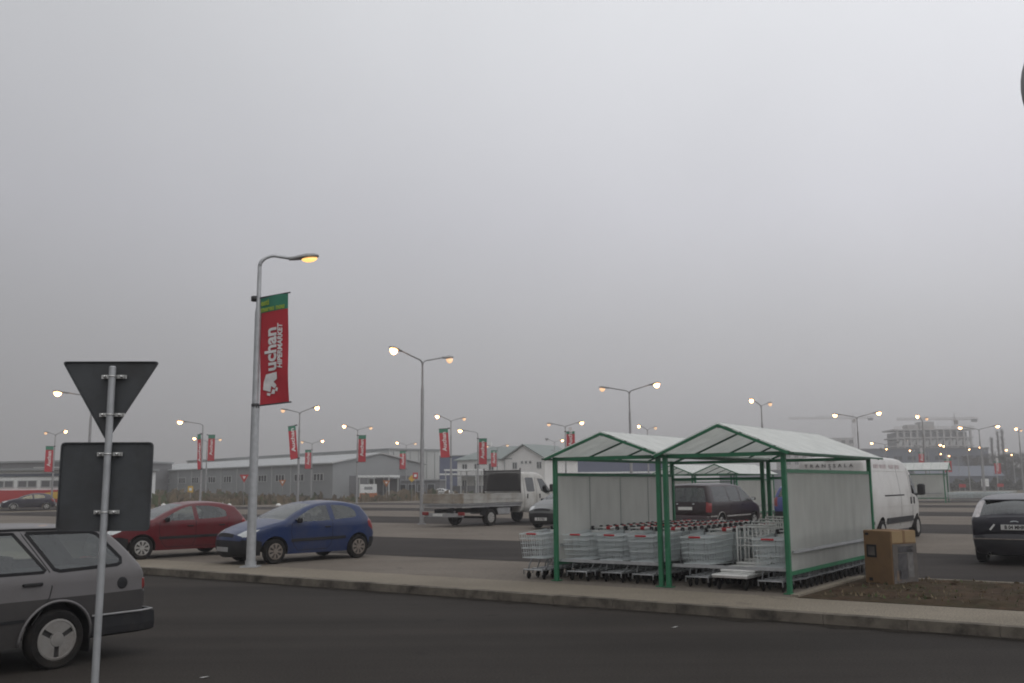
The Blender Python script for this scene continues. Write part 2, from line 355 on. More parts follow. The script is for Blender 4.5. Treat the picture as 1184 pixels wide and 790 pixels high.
TT = [-1, -0.9, -0.75, -0.6, -0.3, 0, 0.3, 0.6, 0.75, 0.9, 1]
def car_body(sp, root, cmats):
    """sp: up (outline over the top), sill, axles [(x,r,arch)], w, belt, tumble, taper_f/r, round, regions, res"""
    res = sp.get('res', 0.07)
    up = catmull(sp['up'], res); nu = len(up)
    zs = sp['sill']; low = []
    for (ax, r, ra) in sorted(sp['axles']):
        a0 = math.asin(max(-1, min(1, (zs-r)/ra))); n = max(6, int(ra*3/res))
        for k in range(n+1):
            a = (math.pi-a0)+(a0-(math.pi-a0))*k/n; low.append((ax+ra*math.cos(a), r+ra*math.sin(a)))
    loop = up+low
    L = np.array(loop)
    upA, upB = np.array(up[:-1]), np.array(up[1:])
    xF, xR = L[:, 0].max(), L[:, 0].min(); rr = sp.get('round', 0.07)
    def W(P):
        P = np.asarray(P, float); x, z = P[:, 0], P[:, 1]
        w = np.full(len(P), sp['w'])
        w -= sp['tumble']*np.maximum(0, z-sp['belt']) + sp.get('bow', 0.25)*np.maximum(0, z-sp['belt']+0.1)**2*0.3
        w -= 0.16*np.maximum(0, sp['belt']-0.3-z)**2/0.25*0.5
        w -= 0.02*np.exp(-((z-sp.get('crease', sp['belt']))/0.05)**2)*0.0
        xf = sp.get('xtf', xF-0.9); xr = sp.get('xtr', xR+0.7)
        w -= sp['tf']*np.clip((x-xf)/(xF-xf), 0, 1)**2.2
        w -= sp['tr']*np.clip((xr-x)/(xr-xR), 0, 1)**2.2
        d = segdist(P, upA, upB); d = np.minimum(d, rr)
        w -= rr-np.sqrt(np.maximum(0, rr*rr-(rr-d)**2))
        return w
    # interior sample points
    pts = list(loop); edges = [(i, (i+1) % len(loop)) for i in range(len(loop))]
    nrm = []
    for i in range(len(loop)):
        a, b = L[i-1], L[(i+1) % len(loop)]; t = b-a; t = t/max(np.linalg.norm(t), 1e-9); nrm.append((t[1], -t[0]))
    nrm = np.array(nrm)
    cand = []
    for d in (0.2*rr, 0.5*rr, rr):
        c = L[:nu]-nrm[:nu]*d
        ok = (segdist(c, L, np.roll(L, -1, 0)) > d*0.93) & inside(loop, c); cand += [tuple(q) for q in c[ok][::1]]
    g = sp.get('grid', 0.1)
    gx, gz = np.meshgrid(np.arange(xR, xF, g), np.arange(zs, L[:, 1].max(), g)); c = np.stack([gx.ravel(), gz.ravel()], 1)
    ok = inside(loop, c) & (segdist(c, L, np.roll(L, -1, 0)) > rr*1.2); cand += [tuple(q) for q in c[ok]]
    pts += cand
    for rg in sp['regions']:
        if 'poly' in rg and not rg.get('rimonly'):
            o = len(pts); n = len(rg['poly'])
            dense = []
            for i in range(n):
                a = Vector(rg['poly'][i]); b = Vector(rg['poly'][(i+1) % n]); k = max(1, int((b-a).length/g))
                dense += [tuple(a.lerp(b, j/k)) for j in range(k)]
            pts += dense; m = len(dense); edges += [(o+i, o+(i+1) % m) for i in range(m)]
    res_ = geometry.delaunay_2d_cdt([Vector(p) for p in pts], edges, [], 0, 1e-5)
    V2 = np.array([tuple(v) for v in res_[0]]); F = [tuple(f) for f in res_[2]]; orig = res_[3]
    cen = np.array([V2[list(f)].mean(0) for f in F]); keep = inside(loop, cen)
    idx = {}
    for i, o in enumerate(orig):
        for q in o:
            if q < len(loop): idx[q] = i
    w = W(V2); nv = len(V2)
    V3 = [(x, ww, z) for (x, z), ww in zip(V2, w)]+[(x, -ww, z) for (x, z), ww in zip(V2, w)]
    nameof = lambda rg: rg
    faces = {}   # key -> list of faces
    def put(key, f, dark=False): faces.setdefault(key, []).append((f, dark))
    member = []
    for rg in sp['regions']:
        member.append(inside(rg['poly'], cen) if not rg.get('rimonly') else np.zeros(len(F), bool))
    for k, f in enumerate(F):
        if not keep[k]: continue
        key = None
        for ri, rg in enumerate(sp['regions']):
            if member[ri][k]: key = ri; break
        # orient: CCW in (x,z) has normal -y
        a, b, c = V2[f[0]], V2[f[1]], V2[f[2]]
        ccw = (b[0]-a[0])*(c[1]-a[1])-(b[1]-a[1])*(c[0]-a[0]) > 0
        fr = f if ccw else f[::-1]
        put((key, 'L'), tuple(reversed(fr))); put((key, 'R'), tuple(i+nv for i in fr))
    # rim
    crown = sp['crown']
    ring = []
    for i in range(len(loop)):
        wi = W([loop[i]])[0]
        cr = crown(loop[i][0], loop[i][1], nrm[i]) if i < nu else 0.0
        row = []
        for t in TT:
            if t == 1 and i in idx: row.append(idx[i]); continue
            if t == -1 and i in idx: row.append(idx[i]+nv); continue
            o = cr*(1-t*t); V3.append((loop[i][0]+nrm[i][0]*o, wi*t, loop[i][1]+nrm[i][1]*o)); row.append(len(V3)-1)
        ring.append(row)
    for i in range(len(loop)):
        j = (i+1) % len(loop); mid = [((loop[i][0]+loop[j][0])/2, (loop[i][1]+loop[j][1])/2)]
        # shift a touch inwards for the region test
        mid2 = [(mid[0][0]-nrm[i][0]*0.004, mid[0][1]-nrm[i][1]*0.004)]
        for k in range(len(TT)-1):
            tm = (TT[k]+TT[k+1])/2; key = None
            if i < nu-1:
                for ri, rg in enumerate(sp['regions']):
                    lo, hi = rg.get('t', (9, 9))
                    if lo <= abs(tm) <= hi and inside(rg['poly'], mid2)[0]: key = ri; break
            side = 'C' if (key is None or not sp['regions'][key].get('split')) else ('L' if tm > 0 else 'R')
            put((key, side), (ring[i][k+1], ring[j][k+1], ring[j][k], ring[i][k]), i >= nu-1)
    # objects
    made = {}
    def emit(name, keys, ms, parent, double=None):
        used = {}; vs = []; fs = []; mi = []
        for key in keys:
            for f, dk in faces.get(key, []):
                g_ = []
                for q in f:
                    if q not in used: used[q] = len(vs); vs.append(V3[q])
                    g_.append(used[q])
                if len(set(g_)) < 3: continue
                fs.append(tuple(g_)); mi.append(1 if dk else 0)
        if not fs: return None
        me = bpy.data.meshes.new(name); me.from_pydata(vs, [], fs)
        for m in ms: me.materials.append(m)
        me.polygons.foreach_set('material_index', [min(a, len(ms)-1) for a in mi]); me.polygons.foreach_set('use_smooth', [True]*len(fs))
        me.set_sharp_from_angle(angle=R(38)); me.update()
        return link(name, me, parent)
    body = emit('body', [(None, s) for s in 'LRC'], [cmats['body'], M['trim']], root)
    for ri, rg in enumerate(sp['regions']):
        m = rg['mat']; ms = [cmats[m] if m in cmats else M[m]]
        if rg.get('merge'):
            ms.append(M['trim']); o = emit(rg['name'], [(ri, s) for s in 'LRC'], ms, root)
            if o and rg.get('label'): o['label'] = rg['label']
        else:
            for s in 'LR':
                keys = [(ri, s)]
                o = emit(rg['name'], keys, ms, root)
                if o: made[(rg['name'], s, ri)] = o
            if (ri, 'C') in faces: emit(rg['name'], [(ri, 'C')], ms, root)
    def surf(x, z, s=1, off=0.0):
        return Vector((x, s*(W([(x, z)])[0]+off), z))
    # seams and other strips drawn on the side
    for sm in sp.get('strips', []):
        for s in sm.get('sides', (1, -1)):
            mb = MB(); P = []
            pl = sm['pts']
            for i in range(len(pl)-1):
                a, b = Vector(pl[i]), Vector(pl[i+1]); k = max(1, int((b-a).length/0.08))
                P += [a.lerp(b, j/k) for j in range(k)]
            P.append(Vector(pl[-1])); hw = sm['wd']/2
            ws = W([tuple(p) for p in P])
            for i, p in enumerate(P):
                t = (P[min(i+1, len(P)-1)]-P[max(i-1, 0)]).normalized(); nn = Vector((-t.y, t.x))
                for q, oo in ((hw, 0.0), (hw, sm['th']), (-hw, sm['th']), (-hw, 0.0)):
                    x, z = p+nn*q; mb.v.append((x, s*(ws[i]+oo), z))
            for i in range(len(P)-1):
                for j in range(3): mb.f.append((i*4+j, i*4+j+1, i*4+5+j, i*4+4+j)); mb.m.append(0); mb.sm.append(False)
            mb.build(sm['name'], cmats.get(sm['mat'], M.get(sm['mat'])), root)
    return body, W, surf

def wheel(root, x, y, r, wd, style, side, z=None):
    """side +1 = left (outer face at +y)"""
    mb = MB(); z = r if z is None else z; h = wd/2; rim = r*style.get('rim', 0.66)
    mb.lathe([(rim, -h*0.9), (rim+0.01, -h), (r*0.93, -h), (r, -h*0.65), (r, h*0.65), (r*0.93, h), (rim+0.012, h), (rim, h*0.85), (rim*0.97, h*0.5), (0.02, h*0.45)], 28)
    t = mb.build('wheel', [M['rubber']], root, sharp=35); t.location = (x, y, z)
    if side < 0: t.rotation_euler = (0, 0, math.pi)
    hb = MB(); y0 = h*0.80; k = style['kind']; hm = M[style.get('mat', 'hub')]
    hb.lathe([(rim*1.0, y0-0.02), (rim*1.0, y0+0.012), (rim*0.9, y0+0.016), (rim*0.86, y0+0.006)], 28)
    hb.lathe([(rim*0.86, y0-0.012), (0.0, y0-0.012)], 28, mi=1)
    hb.lathe([(rim*0.36, y0-0.01), (rim*0.34, y0+0.016), (rim*0.12, y0+0.022), (0, y0+0.022)], 20)
    n = style.get('n', 8); frac = style.get('frac', 0.5)
    for q in range(n):
        a0 = 2*math.pi*(q+style.get('ph', 0.15))/n; da = 2*math.pi/n*frac/2
        pol = []
        steps = 3 if n > 4 else 10
        for w_ in range(steps+1): a = a0-da+2*da*w_/steps; pol.append((rim*0.9*math.cos(a), rim*0.9*math.sin(a)))
        ia = da*style.get('inner', 1.0)
        for w_ in range(steps+1): a = a0+ia-2*ia*w_/steps; pol.append((rim*0.3*math.cos(a), rim*0.3*math.sin(a)))
        hb.prism(pol, 0.02, ((0, y0-0.008, 0), (1, 0, 0), (0, 0, 1), (0, 1, 0)))
    hb.build('hub_cap', [hm, M['hub_dark']], t, sharp=35)
    return t

HUB8 = {'kind': 'spoke', 'n': 8, 'frac': 0.55}
HUB3 = {'kind': 'lobe', 'n': 3, 'frac': 0.86, 'inner': 0.7, 'rim': 0.70, 'ph': .758, 'mat': 'hub_dim'}
HUB8D = {'kind': 'spoke', 'n': 8, 'frac': 0.55, 'mat': 'hub_dirty'}
HUB5 = {'kind': 'spoke', 'n': 5, 'frac': 0.5}
HUBS = {'kind': 'steel', 'n': 10, 'frac': 0.75, 'rim': 0.6}
HUBV = {'kind': 'steel', 'n': 6, 'frac': 0.8, 'rim': 0.62}

def mirror(root, x, y, z, s, mat):
    mb = MB(); mb.rbox((x, y+s*0.10, z), (0.09, 0.17, 0.125), 0.03)
    mb.tube([(x, y-s*0.03, z-0.05), (x, y+s*0.06, z-0.03)], 0.02, 6)
    mb.box((x-0.047, y+s*0.10, z), (0.004, 0.135, 0.09), mi=1)
    mb.build('side_mirror', [mat, M['lens']], root)
def handle(root, surf, x, z, s, mat, ln=0.17):
    p = surf(x, z, s); mb = MB(); mb.rbox((p.x, p.y+s*0.008, p.z), (ln, 0.03, 0.032), 0.008); mb.build('door_handle', mat, root)
def lic(root, x, y, z, fwd, txt, wd=0.50, h=0.105, mat='plate'):
    """number plate; fwd +1 faces +x, -1 faces -x"""
    mb = MB(); mb.rbox((x, y, z), (0.012, wd, h), 0.003); p = mb.build('licence_plate', M[mat], root)
    if txt:
        text('plate_lettering', txt, h*0.95, M['ink'], p, (x+fwd*0.0075, y, z), (0, fwd, 0), (0, 0, 1), bold=0.004, ext=0.0012, sx=0.86)
    return p
def seats(root, xs, y=0.36, z=0.62, h=0.62):
    for x in xs:
        for s in (1, -1):
            mb = MB(); mb.rbox((x+0.2, s*y, z-0.22), (0.5, 0.48, 0.16), 0.05)
            mb.rbox((x-0.08, s*y, z+0.08), (0.15, 0.46, h), 0.05, mat=Matrix.Rotation(R(-14), 3, 'Y'))
            mb.rbox((x-0.17, s*y, z+0.08+h*0.58), (0.1, 0.26, 0.18), 0.04, mat=Matrix.Rotation(R(-14), 3, 'Y'))
            mb.build('seat', M['seat'], root)

def std_crown(f=0.11, r=0.07, top=0.035):
    def c(x, z, n):
        if n[0] > 0.75: return f
        if n[0] < -0.75: return r
        k = abs(n[0])
        return top+(f-top)*max(0, (k-0.35)/0.4)*0.6 if n[0] > 0 else top+(r-top)*max(0, (k-0.35)/0.4)*0.6
    return c
# ------------------------------------------------------------------ the vehicles
def place(root, u, v, head, z=LOT):
    p = uv(u, v); root.location = (p.x, p.y, z); root.rotation_euler = (0, 0, head)

def hatch(name, label, col, doors=3, plate='', seed=0, res=0.07, hub=HUB8, zs=1.0, detail=True, cat='car', dirt=0.25, rough=0.28, platemat='plate'):
    """small rounded hatchback, 3.83 m long"""
    root = thing(name, label, cat)
    pmat = paint('car_paint', col, rough=rough, dirt=dirt)
    Z = lambda pts: [(p[0], p[1]*zs)+tuple(p[2:]) for p in pts]
    up = Z([(1.83, .20), (1.90, .30), (1.925, .42), (1.915, .55), (1.88, .655), (1.76, .745), (1.53, .835), (1.22, .92), (.98, .975), (.80, 1.015, 1), (.52, 1.155), (.22, 1.285), (-.03, 1.365), (-.28, 1.41), (-.65, 1.43), (-1.05, 1.405), (-1.36, 1.345), (-1.47, 1.31, 1), (-1.62, 1.14), (-1.74, .98, 1), (-1.84, .83), (-1.885, .68), (-1.91, .52), (-1.90, .38), (-1.84, .26), (-1.80, .22)])
    regs = [
        dict(name='front_bumper', mat='lower', poly=Z([(1.42, .1), (2.3, .1), (2.3, .575), (1.62, .575), (1.46, .53)]), t=(0, 1), merge=True),
        dict(name='rear_bumper', mat='lower', poly=Z([(-2.3, .1), (-1.63, .1), (-1.70, .52), (-2.3, .52)]), t=(0, 1), merge=True),
        dict(name='headlight', mat='lens', poly=Z([(1.50, .815), (1.66, .715), (1.82, .645), (2.1, .635), (2.1, .705), (1.82, .725), (1.68, .785)]), t=(.75, 1), split=True),
        dict(name='grille', mat='trim', rimonly=True, poly=Z([(1.6, .595), (2.2, .595), (2.2, .66), (1.6, .66)]), t=(0, .5)),
        dict(name='tail_light', mat='tail', poly=Z([(-2.1, .70), (-1.80, .70), (-1.66, .80), (-1.62, .93), (-1.72, 1.0), (-2.1, 1.0)]), t=(.85, 1), split=True),
        dict(name='windscreen', mat='glass_screen', rimonly=True, poly=Z([(.82, .99), (.88, 1.08), (.0, 1.5), (-.05, 1.34), (.4, 1.12)]), t=(0, .87), merge=True),
        dict(name='rear_window', mat='glass', rimonly=True, poly=Z([(-1.46, 1.27), (-1.44, 1.38), (-1.80, 1.02), (-1.70, .97)]), t=(0, .87), merge=True),
    ]
    if doors == 3:
        regs += [dict(name='side_window', mat='glass', poly=Z([(.60, 1.00), (.36, 1.14), (.06, 1.275), (-.14, 1.335), (-.38, 1.345), (-.44, .985), (-.2, .97), (.3, .965)])),
                 dict(name='side_window', mat='glass', poly=Z([(-.53, 1.345), (-.85, 1.335), (-1.12, 1.275), (-1.24, 1.18), (-1.26, 1.07), (-1.18, 1.03), (-.9, 1.01), (-.58, .99)]))]
        seam = [[(.68, .93), (.70, .70), (.62, .42), (.5, .29), (-.35, .29), (-.46, .40), (-.50, .6), (-.50, 1.0)]]
        hx = [-.36]
    else:
        regs += [dict(name='side_window', mat='glass', poly=Z([(.60, 1.00), (.36, 1.14), (.06, 1.275), (-.14, 1.335), (-.22, 1.34), (-.25, .98), (.3, .965)])),
                 dict(name='side_window', mat='glass', poly=Z([(-.33, 1.345), (-.70, 1.335), (-1.00, 1.285), (-1.16, 1.19), (-1.18, 1.05), (-1.0, 1.02), (-.37, .99)]))]
        seam = [[(.68, .93), (.70, .70), (.62, .42), (.5, .29), (-.22, .29), (-.29, .5), (-.29, 1.0)], [(-.29, .29), (-.85, .29), (-.93, .5), (-1.18, .78), (-1.24, 1.05)]]
        hx = [-.14, -1.02]
    sp = dict(up=up, sill=.21, axles=[(1.12, .29, .355), (-1.32, .29, .355)], w=.826, belt=.93*zs, tumble=.33, bow=.3, tf=.20, tr=.13, xtf=.7, xtr=-1.1, round=.075, res=res, grid=.1, crown=std_crown(.14, .09),
              regions=regs, strips=[dict(name='door_seam', pts=Z(s), wd=.013, th=.0015, mat='trim') for s in seam] + [dict(name='rub_strip', pts=Z([(.70, .53), (-.90, .55)]), wd=.07, th=.012, mat='trim')])
    body, W, surf = car_body(sp, root, {'body': pmat, 'lower': M['trim'] if detail else pmat})
    for ax in (1.12, -1.32):
        for s in (1, -1): wheel(root, ax, s*.735, .29, .175, hub, s)
    if detail:
        for s in (1, -1):
            mirror(root, .52, s*(W([(.55, .98*zs)])[0]), 1.0*zs, s, M['trim'])
            for x in hx: handle(root, surf, x, .82*zs, s, M['trim'])
        lic(root, 1.925+.135, 0, .36*zs, 1, plate, mat=platemat); lic(root, -1.885-.085, 0, .62*zs, -1, plate)
        seats(root, (.1, -.8))
        mb = MB()
        for s in (0.05, -0.55): mb.tube([(.84, s*.6+.1, 1.02*zs), (.70, s*.6-.42+.1, 1.085*zs)], .009, 5)
        mb.build('wiper', M['blackplastic'], root)
        mb = MB(); mb.tube([(-.15, 0, 1.40*zs+.03), (-.42, 0, 1.40*zs+.22)], [.007, .003], 5); mb.build('aerial', M['blackplastic'], root)
        mb = MB(); mb.lathe([(.075, 0.0), (.06, .004), (.0, .004)], 16, 'X', (1.86+.13, 0, .645*zs)); mb.build('nose_badge', M['chrome'], root)
    return root

def estate():
    root = thing('estate_car', 'old silver grey estate car with dark lower sides, cut off at the left edge', 'car')
    pmat = paint('estate_paint', (.150, .143, .145), rough=.42, dirt=.35)
    low = paint('estate_lower', (.038, .035, .035), rough=.6, dirt=.3)
    up = [(2.06, .34), (2.12, .42), (2.13, .55), (2.12, .74), (2.08, .80, 1), (1.6, .87), (1.15, .91), (.86, .93, 1), (.60, 1.13), (.36, 1.31), (.25, 1.345, 1), (-.1, 1.375), (-.7, 1.388), (-1.3, 1.378), (-1.66, 1.350, 1), (-1.86, 1.19), (-2.09, .95, 1), (-2.155, .80), (-2.165, .62), (-2.15, .46), (-2.08, .36)]
    regs = [
        dict(name='lower_side_panel', mat='low', poly=[(-1.95, .47), (-1.95, .685), (-2.4, .685), (-2.4, .1), (2.4, .1), (2.4, .685), (-1.5, .685), (-1.5, .12), (-1.9, .12)], merge=True),
        dict(name='rear_light', mat='tail', poly=[(-2.4, .50), (-2.12, .50), (-2.10, .80), (-2.4, .80)], t=(.6, 1), split=True),
        dict(name='quarter_window', mat='glass', poly=[(-.83, 1.325), (-1.50, 1.315), (-1.58, 1.29), (-1.83, 1.03), (-1.83, .985), (-1.78, .965), (-1.14, .945), (-1.08, .965)]),
        dict(name='side_window', mat='glass', poly=[(-.02, 1.33), (-.70, 1.325), (-.99, .96), (-.97, .945), (-.05, .945)]),
        dict(name='side_window', mat='glass', poly=[(.30, 1.27), (.05, 1.33), (.05, .945), (.70, .945)]),
        dict(name='windscreen', mat='glass_screen', rimonly=True, poly=[(.87, .9), (.95, 1.0), (.3, 1.45), (.26, 1.33), (.5, 1.1)], t=(0, .88), merge=True),
        dict(name='rear_window', mat='glass', rimonly=True, poly=[(-1.72, 1.25), (-1.70, 1.40), (-2.12, 1.0), (-2.05, .95)], t=(0, .87), merge=True),
        dict(name='headlight', mat='lens', rimonly=True, poly=[(1.9, .55), (2.3, .55), (2.3, .73), (1.9, .73)], t=(.55, 1), split=True),
    ]
    regs[0]['poly'] = [(-2.5, .05), (2.5, .05), (2.5, .685), (-2.5, .685)]; regs[0]['t'] = (.3, 1)
    gl = [(-.83, 1.325), (-1.50, 1.315), (-1.58, 1.29), (-1.83, 1.03), (-1.83, .985), (-1.78, .965), (-1.14, .945), (-1.08, .965), (-.83, 1.325)]
    g2 = [(-.02, 1.33), (-.70, 1.325), (-.99, .96), (-.97, .945), (-.05, .945), (-.02, 1.33)]
    sp = dict(up=up, sill=.25, axles=[(1.30, .285, .36), (-1.14, .285, .355)], w=.815, belt=.90, tumble=.30, bow=.2, tf=.10, tr=.085, xtf=1.3, xtr=-1.3, round=.045, res=.05, grid=.08, crown=std_crown(.06, .05, .022), regions=regs,
              strips=[dict(name='window_seal', pts=gl, wd=.035, th=.006, mat='trim'), dict(name='window_seal', pts=g2, wd=.03, th=.006, mat='trim'),
                      dict(name='door_seam', pts=[(-.76, 1.36), (-1.03, .95), (-1.06, .80), (-1.04, .70), (-.88, .45)], wd=.012, th=.0015, mat='ink'),
                      dict(name='door_seam', pts=[(.02, 1.36), (.02, .3)], wd=.012, th=.0015, mat='ink'),
                      dict(name='rub_strip', pts=[(1.0, .50), (-.80, .50)], wd=.03, th=.010, mat='trim'),
                      dict(name='roof_gutter', pts=[(.28, 1.325), (-.1, 1.350), (-.7, 1.363), (-1.3, 1.353), (-1.62, 1.325)], wd=.022, th=.012, mat='trim')])
    body, W, surf = car_body(sp, root, {'body': pmat, 'low': low})
    for ax in (1.30, -1.14):
        for s in (1, -1): wheel(root, ax, s*.745, .285, .165, HUB3, s)
    for s in (1, -1):
        # arch lips
        for ax in (1.30, -1.14):
            mb = MB(); P = [surf(ax+.372*math.cos(a), .285+.372*math.sin(a), s, .006) for a in [R(-4)+R(188)*k/20 for k in range(21)]]
            mb.tube(P, .014, 6); mb.build('wheel_arch_trim', pmat, root)
        p = surf(-1.84, .775, s); mb = MB(); mb.lathe([(.06, -.01), (.06, .008), (.05, .012), (.0, .012)] if s > 0 else [(.06, .01), (.06, -.008), (.05, -.012), (0, -.012)], 20, 'Y', tuple(p)); mb.build('fuel_cap', M['trim'], root)
        for x in (-.86, .20): handle(root, surf, x, .835, s, M['trim'], .20)
        mirror(root, .66, s*(W([(.66, .97)])[0]), 1.0, s, M['trim'])
        mb = MB(); mb.box(tuple(surf(-1.52, .22, s)-Vector((0, s*.09, 0))), (.012, .17, .22)); mb.build('mud_flap', M['trim'], root)
    # bumpers
    for sx, x0 in ((-1, -2.165), (1, 2.13)):
        mb = MB(); xe = x0+sx*.085
        prof = [(xe-sx*.03, .24), (xe, .29), (xe, .43), (xe-sx*.03, .47)]
        x_in = -1.50 if sx < 0 else 1.66
        path = [(x_in, .79), (x0-sx*.12, .795), (xe-sx*.03, .74), (xe, .62), (xe, -.62), (xe-sx*.03, -.74), (x0-sx*.12, -.795), (x_in, -.79)]
        vs = []; fs = []
        for (x, y) in path:
            ny = 1 if y > .7 else (-1 if y < -.7 else 0)
            for (q, z) in ((.0, .25), (.03, .27), (.035, .34), (.03, .45), (0, .475), (-.03, .475), (-.03, .25)):
                vs.append((x+(sx*q if abs(y) < .76 else 0), y+(ny*q if abs(y) >= .7 else 0), z))
        for i in range(len(path)-1):
            for j in range(7): fs.append((i*7+j, i*7+(j+1) % 7, (i+1)*7+(j+1) % 7, (i+1)*7+j))
        mb.add(vs, fs); b = mb.build('bumper', M['trim'], root)
        mb = MB(); mb.tube([(a, c*1.043, .472) for a, c in path], .011, 5); mb.build('bumper_trim', M['galv_old'], b)
    lic(root, -2.195, 0, .62, -1, '')
    seats(root, (.25, -.62), y=.36, z=.60, h=.56)
    mb = MB(); mb.rbox((-1.6, 0, .62), (1.0, 1.2, .55), .05); mb.build('luggage_floor', M['seat'], root)
    return root

def rear_hatch():
    """dark hatchback seen from behind"""
    root = thing('hatchback', 'dark hatchback seen from behind with white number plate, cut off at the right edge', 'car')
    pmat = paint('dark_paint', (.014, .013, .020), rough=.3, dirt=.12)
    up = [(2.05, .22), (2.13, .34), (2.15, .5), (2.10, .64), (1.9, .76), (1.5, .90), (1.10, 1.0, 1), (.7, 1.2), (.25, 1.39), (-.1, 1.455), (-.6, 1.47), (-1.1, 1.445), (-1.55, 1.385), (-1.72, 1.35, 1), (-1.86, 1.19), (-1.98, 1.03, 1), (-2.06, .96), (-2.10, .80), (-2.105, .62, 1), (-2.16, .60), (-2.17, .48), (-2.15, .34), (-2.08, .23)]
    regs = [
        dict(name='rear_bumper', mat='bump', poly=[(-2.4, .1), (-1.62, .1), (-1.72, .615), (-2.4, .615)], t=(0, 1), merge=True),
        dict(name='tail_light', mat='lamp', poly=[(-2.12, 1.02), (-1.93, 1.0), (-1.70, 1.30), (-1.72, 1.42), (-1.80, 1.34)], t=(.86, 1), split=True),
        dict(name='rear_window', mat='glass_screen', rimonly=True, poly=[(-1.68, 1.30), (-1.74, 1.40), (-2.06, 1.04), (-1.96, 1.02)], t=(0, .87), merge=True),
        dict(name='windscreen', mat='glass_screen', rimonly=True, poly=[(1.12, .97), (1.18, 1.08), (.2, 1.5), (.15, 1.38), (.5, 1.2)], t=(0, .88), merge=True),
        dict(name='side_window', mat='glass', poly=[(.85, 1.02), (.5, 1.2), (.2, 1.33), (-.1, 1.37), (-.12, .99)]),
        dict(name='side_window', mat='glass', poly=[(-.2, 1.38), (-.8, 1.38), (-1.2, 1.34), (-1.5, 1.25), (-1.55, 1.1), (-1.2, 1.04), (-.22, 1.0)]),
    ]
    sp = dict(up=up, sill=.22, axles=[(1.35, .31, .37), (-1.28, .31, .37)], w=.92, belt=.96, tumble=.36, bow=.3, tf=.2, tr=.10, xtf=1.0, xtr=-1.2, round=.07, res=.06, grid=.09, crown=std_crown(.12, .11, .035), regions=regs, strips=[])
    lampm = pm('clear_lamp', (.50, .47, .47), .2, var=.2, scale=14, coat=.8)
    body, W, surf = car_body(sp, root, {'body': pmat, 'bump': paint('bumper_paint', (.016, .015, .020), .45, .2), 'lamp': lampm})
    for ax in (1.35, -1.28):
        for s in (1, -1): wheel(root, ax, s*.80, .31, .2, HUB5, s)
    for s in (1, -1): mirror(root, .75, s*(W([(.8, 1.0)])[0]), 1.03, s, pmat)
    lic(root, -2.215, 0, .80, -1, 'B 04 MHR', .52, .11)
    mb = MB(); mb.rbox((-2.2, 0, .72), (.04, .62, .02), .006); mb.build('tailgate_handle', M['trim'], root)
    mb = MB()
    vs = [(-2.175, .085*math.cos(2*math.pi*k/20), .905+.035*math.sin(2*math.pi*k/20)) for k in range(20)]
    mb.prism([(p[1], p[2]) for p in vs], .012, ((-2.188, 0, 0), (0, 1, 0), (0, 0, 1), (1, 0, 0))); mb.build('oval_badge', M['chrome'], root)
    mb = MB(); mb.tube([(-1.99, .02, 1.075), (-1.995, -.42, 1.085)], .016, 6); mb.tube([(-2.03, .02, 1.03), (-1.985, .02, 1.08)], .02, 6); mb.build('rear_wiper', M['blackplastic'], root)
    mb = MB(); mb.rbox((-1.70, 0, 1.385), (.24, 1.22, .03), .012, mat=Matrix.Rotation(R(-10), 3, 'Y')); mb.build('roof_spoiler', pmat, root)
    mb = MB(); mb.box((-2.185, .43, .80), (.006, .035, .15), mat=Matrix.Rotation(R(38), 3, 'X')); mb.build('tailgate_sticker', M['litter'], root)
    mb = MB(); mb.tube([(-2.24, .82, .555), (-2.30, .5, .555), (-2.31, 0, .555), (-2.30, -.5, .555), (-2.24, -.82, .555)], .012, 5); mb.build('bumper_strip', M['hub_dirty'], root)
    mb = MB(); mb.tube([(-1.95, .52, .25), (-2.2, .52, .24)], .03, 10, cap=False); mb.lathe([(.03, 0), (.03, .1)], 10, 'X', (-2.22, .52, .24)); mb.build('exhaust_pipe', M['bolt'], root)
    seats(root, (.1, -.85), y=.38, z=.62)
    return root

